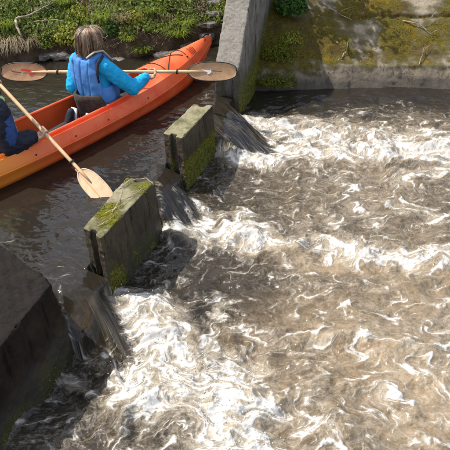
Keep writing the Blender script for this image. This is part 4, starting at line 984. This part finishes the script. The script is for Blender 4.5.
class Figure:
    """seated figure; local frame: u forward along the kayak, v left, z up"""
    def __init__(s, u, v, yaw, sc_): s.u, s.v, s.sc, s.yaw = u, v, sc_, yaw
    def p(s, x, y, z):
        c_, n_ = math.cos(s.yaw), math.sin(s.yaw); return K(s.u + (x * c_ - y * n_) * s.sc, s.v + (x * n_ + y * c_) * s.sc, z)
    def ring(s, x, y, z, rx, ry, tilt=0):
        o = s.p(0, 0, 0); fx = (s.p(1, 0, 0) - o).normalized(); fy = (s.p(0, 1, 0) - o).normalized()
        return (s.p(x, y, z), fx * rx + Vector((0, 0, -tilt * rx)), fy * ry)
def person(fig, label, shl, hands, elbows, head_dir, wear):
    """hands: [(centre, axis, sgn, wrist)] right, left"""
    root = empty('person', fig.p(0, 0, .03), label, 'person', 'kayakers')
    def put(name, me, m): o = link(name, me, m, root); o.matrix_parent_inverse = root.matrix_basis.inverted(); return o
    z0 = .05; nk = fig.p(.05, 0, shl + .07); hd = fig.p(.07, 0, shl + .172)
    fwd = Vector(head_dir).normalized(); lft = Vector((0, 0, 1)).cross(fwd).normalized(); Rh = Matrix((fwd, lft, Vector((0, 0, 1)))).transposed().to_3x3()
    H = lambda x, y, z: hd + Rh @ Vector((x, y, z))
    shR, shL = fig.p(.02, -.165, shl), fig.p(.02, .165, shl)
    # --- body: one continuous skin
    mb = MB()
    mb.rings([fig.ring(0, 0, z0, .08, .13), fig.ring(0, 0, z0 + .06, .115, .17), fig.ring(.0, 0, z0 + .2, .09, .135), fig.ring(.01, 0, shl - .16, .105, .155), fig.ring(.02, 0, shl - .03, .095, .165), fig.ring(.03, 0, shl + .035, .06, .09), fig.ring(.04, 0, shl + .06, .05, .055)])
    mb.limb([fig.p(.035, 0, shl), nk, fig.p(.07, 0, shl + .15)], [.06, .054, .052])
    mb.sphere(hd, (.097, .077, .112), 20, 14, Rh); mb.sphere(H(.035, 0, -.055), (.062, .056, .060), 14, 10, Rh); mb.sphere(H(.075, 0, -.09), (.022, .026, .02), 10, 8, Rh)
    mb.limb([H(.092, 0, .018), H(.108, 0, -.022)], [.011, .016], 8); mb.sphere(H(.093, 0, -.055), (.012, .026, .008), 10, 6, Rh); mb.sphere(H(.093, 0, -.066), (.011, .022, .007), 10, 6, Rh)
    for sg in (1, -1):
        mb.sphere(H(.082, sg * .032, .012), (.014, .018, .012), 10, 6, Rh); mb.sphere(H(-.003, sg * .078, -.005), (.02, .009, .032), 10, 8, Rh); mb.limb([H(.088, sg * .015, .032), H(.078, sg * .05, .033)], [.008, .006], 6)
    for (hc_, ax, sgn, wr), el, sh in zip(hands, elbows, (shR, shL)):
        mb.limb([sh, el, wr], [.05, .04, .026]); grip(mb, hc_, ax, wr, sgn)
    for sg in (1, -1):
        hip = fig.p(.02, sg * .085, z0 + .06); kn = fig.p(.40, sg * wear.get('knee', .13) + wear.get('lshift', 0), z0 + wear.get('kz', .09)); an = fig.p(.74, sg * .10, z0 + .02); toe = fig.p(.785, sg * .11, z0 + .085)
        mb.limb([hip, kn, an], [.085, .058, .04]); mb.limb([an, toe], [.034, .024])
    body = fuse_mesh('body', mb, .0062, 5, .5); put('body', body, M['skin'])
    # --- trousers and shoes
    mb = MB(); mb.rings([fig.ring(0, 0, z0 - .01, .09, .14), fig.ring(0, 0, z0 + .06, .135, .19), fig.ring(0, 0, z0 + .16, .115, .16)])
    for sg in (1, -1):
        hip = fig.p(.02, sg * .085, z0 + .06); kn = fig.p(.40, sg * wear.get('knee', .13) + wear.get('lshift', 0), z0 + wear.get('kz', .09)); an = fig.p(.70, sg * .10, z0 + .04); mb.limb([hip, kn, an], [.10, .075, .055])
    put('trousers', fuse_mesh('trousers', mb, .011, 4), M['trouser'])
    for sg in (1, -1):
        mb = MB(); an = fig.p(.73, sg * .10, z0 + .015); toe = fig.p(.80, sg * .115, z0 + .155); mb.limb([an, an.lerp(toe, .5), toe], [.05, .046, .036]); sh_ = put('shoe', fuse_mesh('shoe', mb, .008, 4), wear['shoe'])
        n_ = (fig.p(1, 0, 0) - fig.p(0, 0, 0)).normalized(); mb = MB(); mb.tube([an + n_ * .05 - Vector((0, 0, .02)), toe + n_ * .04 + Vector((0, 0, .025))], [.052, .048], 10, True, .3, n_); mb.build('sole', M['sole'], sh_)
    # --- jacket
    mb = MB(); R = [fig.ring(0, 0, z0 + .07, .13, .185), fig.ring(0, 0, z0 + .2, .115, .165), fig.ring(.01, 0, shl - .16, .125, .175), fig.ring(.02, 0, shl - .03, .115, .185), fig.ring(.03, 0, shl + .04, .085, .13), fig.ring(.045, 0, shl + .075, .07, .075), fig.ring(.05, 0, shl + .095, .068, .07)]
    mb.rings(R)
    for (hc_, ax, sgn, wr), el, sh in zip(hands, elbows, (shR, shL)):
        e_ = Vector(wr); cuff = Vector(el).lerp(e_, .95); mb.limb([sh, Vector(sh).lerp(el, .5), el, Vector(el).lerp(e_, .5), cuff], [r_ * wear.get('bulk', 1) for r_ in (.075, .070, .063, .055, .043)])
    jk = fuse_mesh('jacket', mb, .0085, 5); Vj = get_co(jk); Nj = get_no(jk)
    # folds: crumples that run round the sleeves
    f = wear.get('fold', .007) * ridged(Vj[:, 0] * 11 + 3 * Vj[:, 2], Vj[:, 2] * 15 + Vj[:, 1] * 6, 3) + .006 * noise3(Vj, 26, 2); set_co(jk, Vj + Nj * f[:, None]); put('jacket', jk, wear['jacket'])
    if wear.get('panel'):
        el = elbows[0]; mb = MB(); mb.limb([Vector(shR).lerp(el, .25) + Vector((.012, 0, .022)), Vector(shR).lerp(el, .92) + Vector((.012, .0, .022))], [.095, .086]); q = fuse_mesh('sleeve_panel', mb, .009, 4); put('sleeve_panel', q, wear['panel'])
    # --- buoyancy vest: thick back and front panels joined at the shoulders
    mb = MB(); o_ = fig.p(0, 0, 0); fx = (fig.p(1, 0, 0) - o_).normalized(); fy = (fig.p(0, 1, 0) - o_).normalized()
    def panel(x, sgn):
        rows_ = [(z0 + .16, .175, .0), (z0 + .22, .186, .0), (z0 + .30, .188, .01), (shl - .10, .182, .01), (shl - .02, .172, .02), (shl + .045, .148, .04), (shl + .075, .11, .055)]
        return [(fig.p(x + dx * (-sgn * 1.0 if sgn > 0 else .6), 0, z), fx * .048, fy * hw) for z, hw, dx in rows_]
    mb.rings(panel(-.085, -1), 24); mb.rings(panel(.135, 1), 24)
    mb.rings([fig.ring(.02, 0, z0 + .15, .145, .208), fig.ring(.02, 0, z0 + .25, .142, .204), fig.ring(.02, 0, shl - .17, .14, .198)], 28)
    for sg in (1, -1): mb.limb([fig.p(-.07, sg * .095, shl + .055), fig.p(.03, sg * .10, shl + .09), fig.p(.11, sg * .095, shl + .05)], [.036, .034, .036])
    vs = fuse_mesh('life_vest', mb, .008, 7); Vv = get_co(vs); Nv = get_no(vs); lat = np.array([(Vector(v) - o_).dot(fy) for v in Vv]); bk = np.array([(Vector(v) - o_).dot(fx) for v in Vv])
    groove = np.exp(-((lat - .0) / .007) ** 2) + np.exp(-((np.abs(lat) - .088 + .10 * (shl - Vv[:, 2]) * .4) / .006) ** 2) * .8
    set_co(vs, Vv - Nv * (.010 * groove * (bk < 0) - .007 * noise3(Vv, 9, 3))[:, None]); ve = put('life_vest', vs, wear['vest'])
    if wear.get('strap'):
        mb = MB(); mb.tube([fig.p(-.10, -.085, shl + .105), fig.p(-.03, -.118, shl + .142), fig.p(.05, -.138, shl + .135), fig.p(.15, -.142, shl + .02)], [.012, .015, .015, .012], 10, True, .6, Vector((0, 0, 1))); mb.build('shoulder_strap', wear['strap'], ve)
        for sg in (-1,):
            mb = MB(); mb.tube([fig.p(-.095, sg * .186, shl - .10), fig.p(-.095, sg * .182, shl - .02), fig.p(-.06, sg * .172, shl + .06), fig.p(.02, sg * .168, shl + .105)], [.008, .014, .017, .014], 10, True, .5, fy * sg); mb.build('armhole_binding', M['black'], ve)
    # --- hair: base cap plus locks
    V = []; F = []; T = []
    def lock(az, off, ln, wd):
        k0 = len(V); t = rng.uniform(); ns = 9; lift = rng.uniform(.0, .016); flip = rng.normal(.01, .05); th0 = rng.uniform(.05, .5); t = float(np.clip(.5 + .9 * perlin(az * 3.1, np.float64(.5)) + rng.normal(0, .2), 0, 1))
        for j in range(ns):
            f = j / (ns - 1); th = th0 + f * (1.47 - th0); 
            r = np.array([.108, .094, .122]) + lift + .028 * math.sin(math.pi * min(1, f * 1.0)) + flip * max(0, f - .7)
            a = az + off * f
            x_, y_, zz = r[0] * math.sin(min(th, 1.5)) * math.cos(a), r[1] * math.sin(min(th, 1.5)) * math.sin(a), r[2] * math.cos(min(th, 1.5)) + .005
            zz -= max(0, f - .55) * ln * 2.2
            x_ *= 1 - .22 * max(0, f - .7); y_ *= 1 - .22 * max(0, f - .7)
            tx, ty = -math.sin(a), math.cos(a); ww = wd * (1 - .75 * f ** 3) * (.5 + min(1, f * 4) * .5)
            q1 = H(x_ - tx * ww - .008, y_ - ty * ww, zz); q2 = H(x_ + tx * ww - .008, y_ + ty * ww, zz); qm = H(x_ * 1.04 - .008, y_ * 1.04, zz)
            V.extend([q1, qm, q2]); T.extend([t] * 3)
        for j in range(ns - 1):
            for m_ in (0, 1): F.append((k0 + 3 * j + m_, k0 + 3 * j + m_ + 1, k0 + 3 * j + m_ + 4, k0 + 3 * j + m_ + 3))
    for i in range(1900):
        az = rng.uniform(.75, 2 * np.pi - .75); fr = abs(math.pi - az); lock(az, rng.normal(0, .2), .085 * rng.uniform(.5, 1.25), rng.uniform(.0011, .0034))
    for i in range(60): lock(rng.choice([-1, 1]) * rng.uniform(.25, .8), rng.normal(0, .3), .03, .006)
    mb = MB(); mb.sphere(H(-.012, 0, .015), (.108, .088, .115), 22, 14, Rh); mb.sphere(H(-.045, 0, -.05), (.072, .082, .085), 18, 12, Rh)
    nb = len(V); cap = mb.V; V = V + [Vector(v) for v in cap]; T = T + [.42] * len(cap); F = F + [tuple(i + nb for i in f) for f in mb.F]
    # keep the face clear: drop cap vertices forward of the ears
    me = bpy.data.meshes.new('hair'); me.from_pydata(V, [], F); me.update(); fattr(me, 'tint', T)
    bm = bmesh.new(); bm.from_mesh(me); inv = Rh.transposed()
    kill = [v for v in bm.verts if (lambda q: q.x > .035 and q.z < .07)(inv @ (v.co - hd))]; bmesh.ops.delete(bm, geom=kill, context='VERTS'); bm.to_mesh(me); bm.free()
    me.polygons.foreach_set('use_smooth', np.full(len(me.polygons), True)); put('hair', me, M['hair'])
    # --- glasses
    if wear.get('glasses'):
        mb = MB()
        for sg in (1, -1):
            mb.tube([H(.0, sg * .084, .015), H(.06, sg * .080, .017), H(.098, sg * .062, .017)], .0045, 6); mb.sphere(H(.105, sg * .034, .010), (.006, .028, .021), 12, 8, Rh)
        mb.tube([H(.108, .012, .014), H(.108, -.012, .014)], .003, 6); put('glasses', mb.mesh('glasses'), M['glass'])
    return root
# front paddler
f1 = Figure(SU - .075, .03, math.radians(4), 1.0)
hr = pxV(152, 71.7, .39); hl = pxV(76, 71.9, .396); axp = (tr - tl).normalized()
def wrist_from(hand, elbow, d=.10): hand = Vector(hand); return hand + (Vector(elbow) - hand).normalized() * d
eR = pxV(133, 88, .34); eL = pxV(73, 86, .36)
person(f1, 'person with streaked bob seen from behind in blue life vest and turquoise jacket', .55,
       [(hr, axp, 1, wrist_from(hr, eR)), (hl, axp, 1, wrist_from(hl, eL))], [eR, eL], (math.cos(KH + .0), math.sin(KH + .0), 0),
       dict(jacket=M['cyan'], vest=M['vest'], strap=M['beige'], glasses=True, shoe=M['trouser']))
# rear paddler, mostly outside the frame
f2 = Figure(RU, .02, math.radians(-6), 1.0)
ax2 = (PB - PT).normalized(); h2r = PH; h2l = PH - ax2 * .62
e2R = pxV(9, 147, .27); e2L = f2.p(.16, .30, .42)
person(f2, 'person at the left edge in dark navy jacket and lime vest gripping the slanting paddle', .56,
       [(h2r, ax2, 1, wrist_from(h2r, e2R)), (h2l, ax2, 1, wrist_from(h2l, e2L))], [e2R, e2L], KU,
       dict(bulk=1.35, knee=.06, lshift=-.06, kz=.03, fold=.011, jacket=M['navy'], vest=M['lime'], panel=M['navyblue'], shoe=M['navy']))
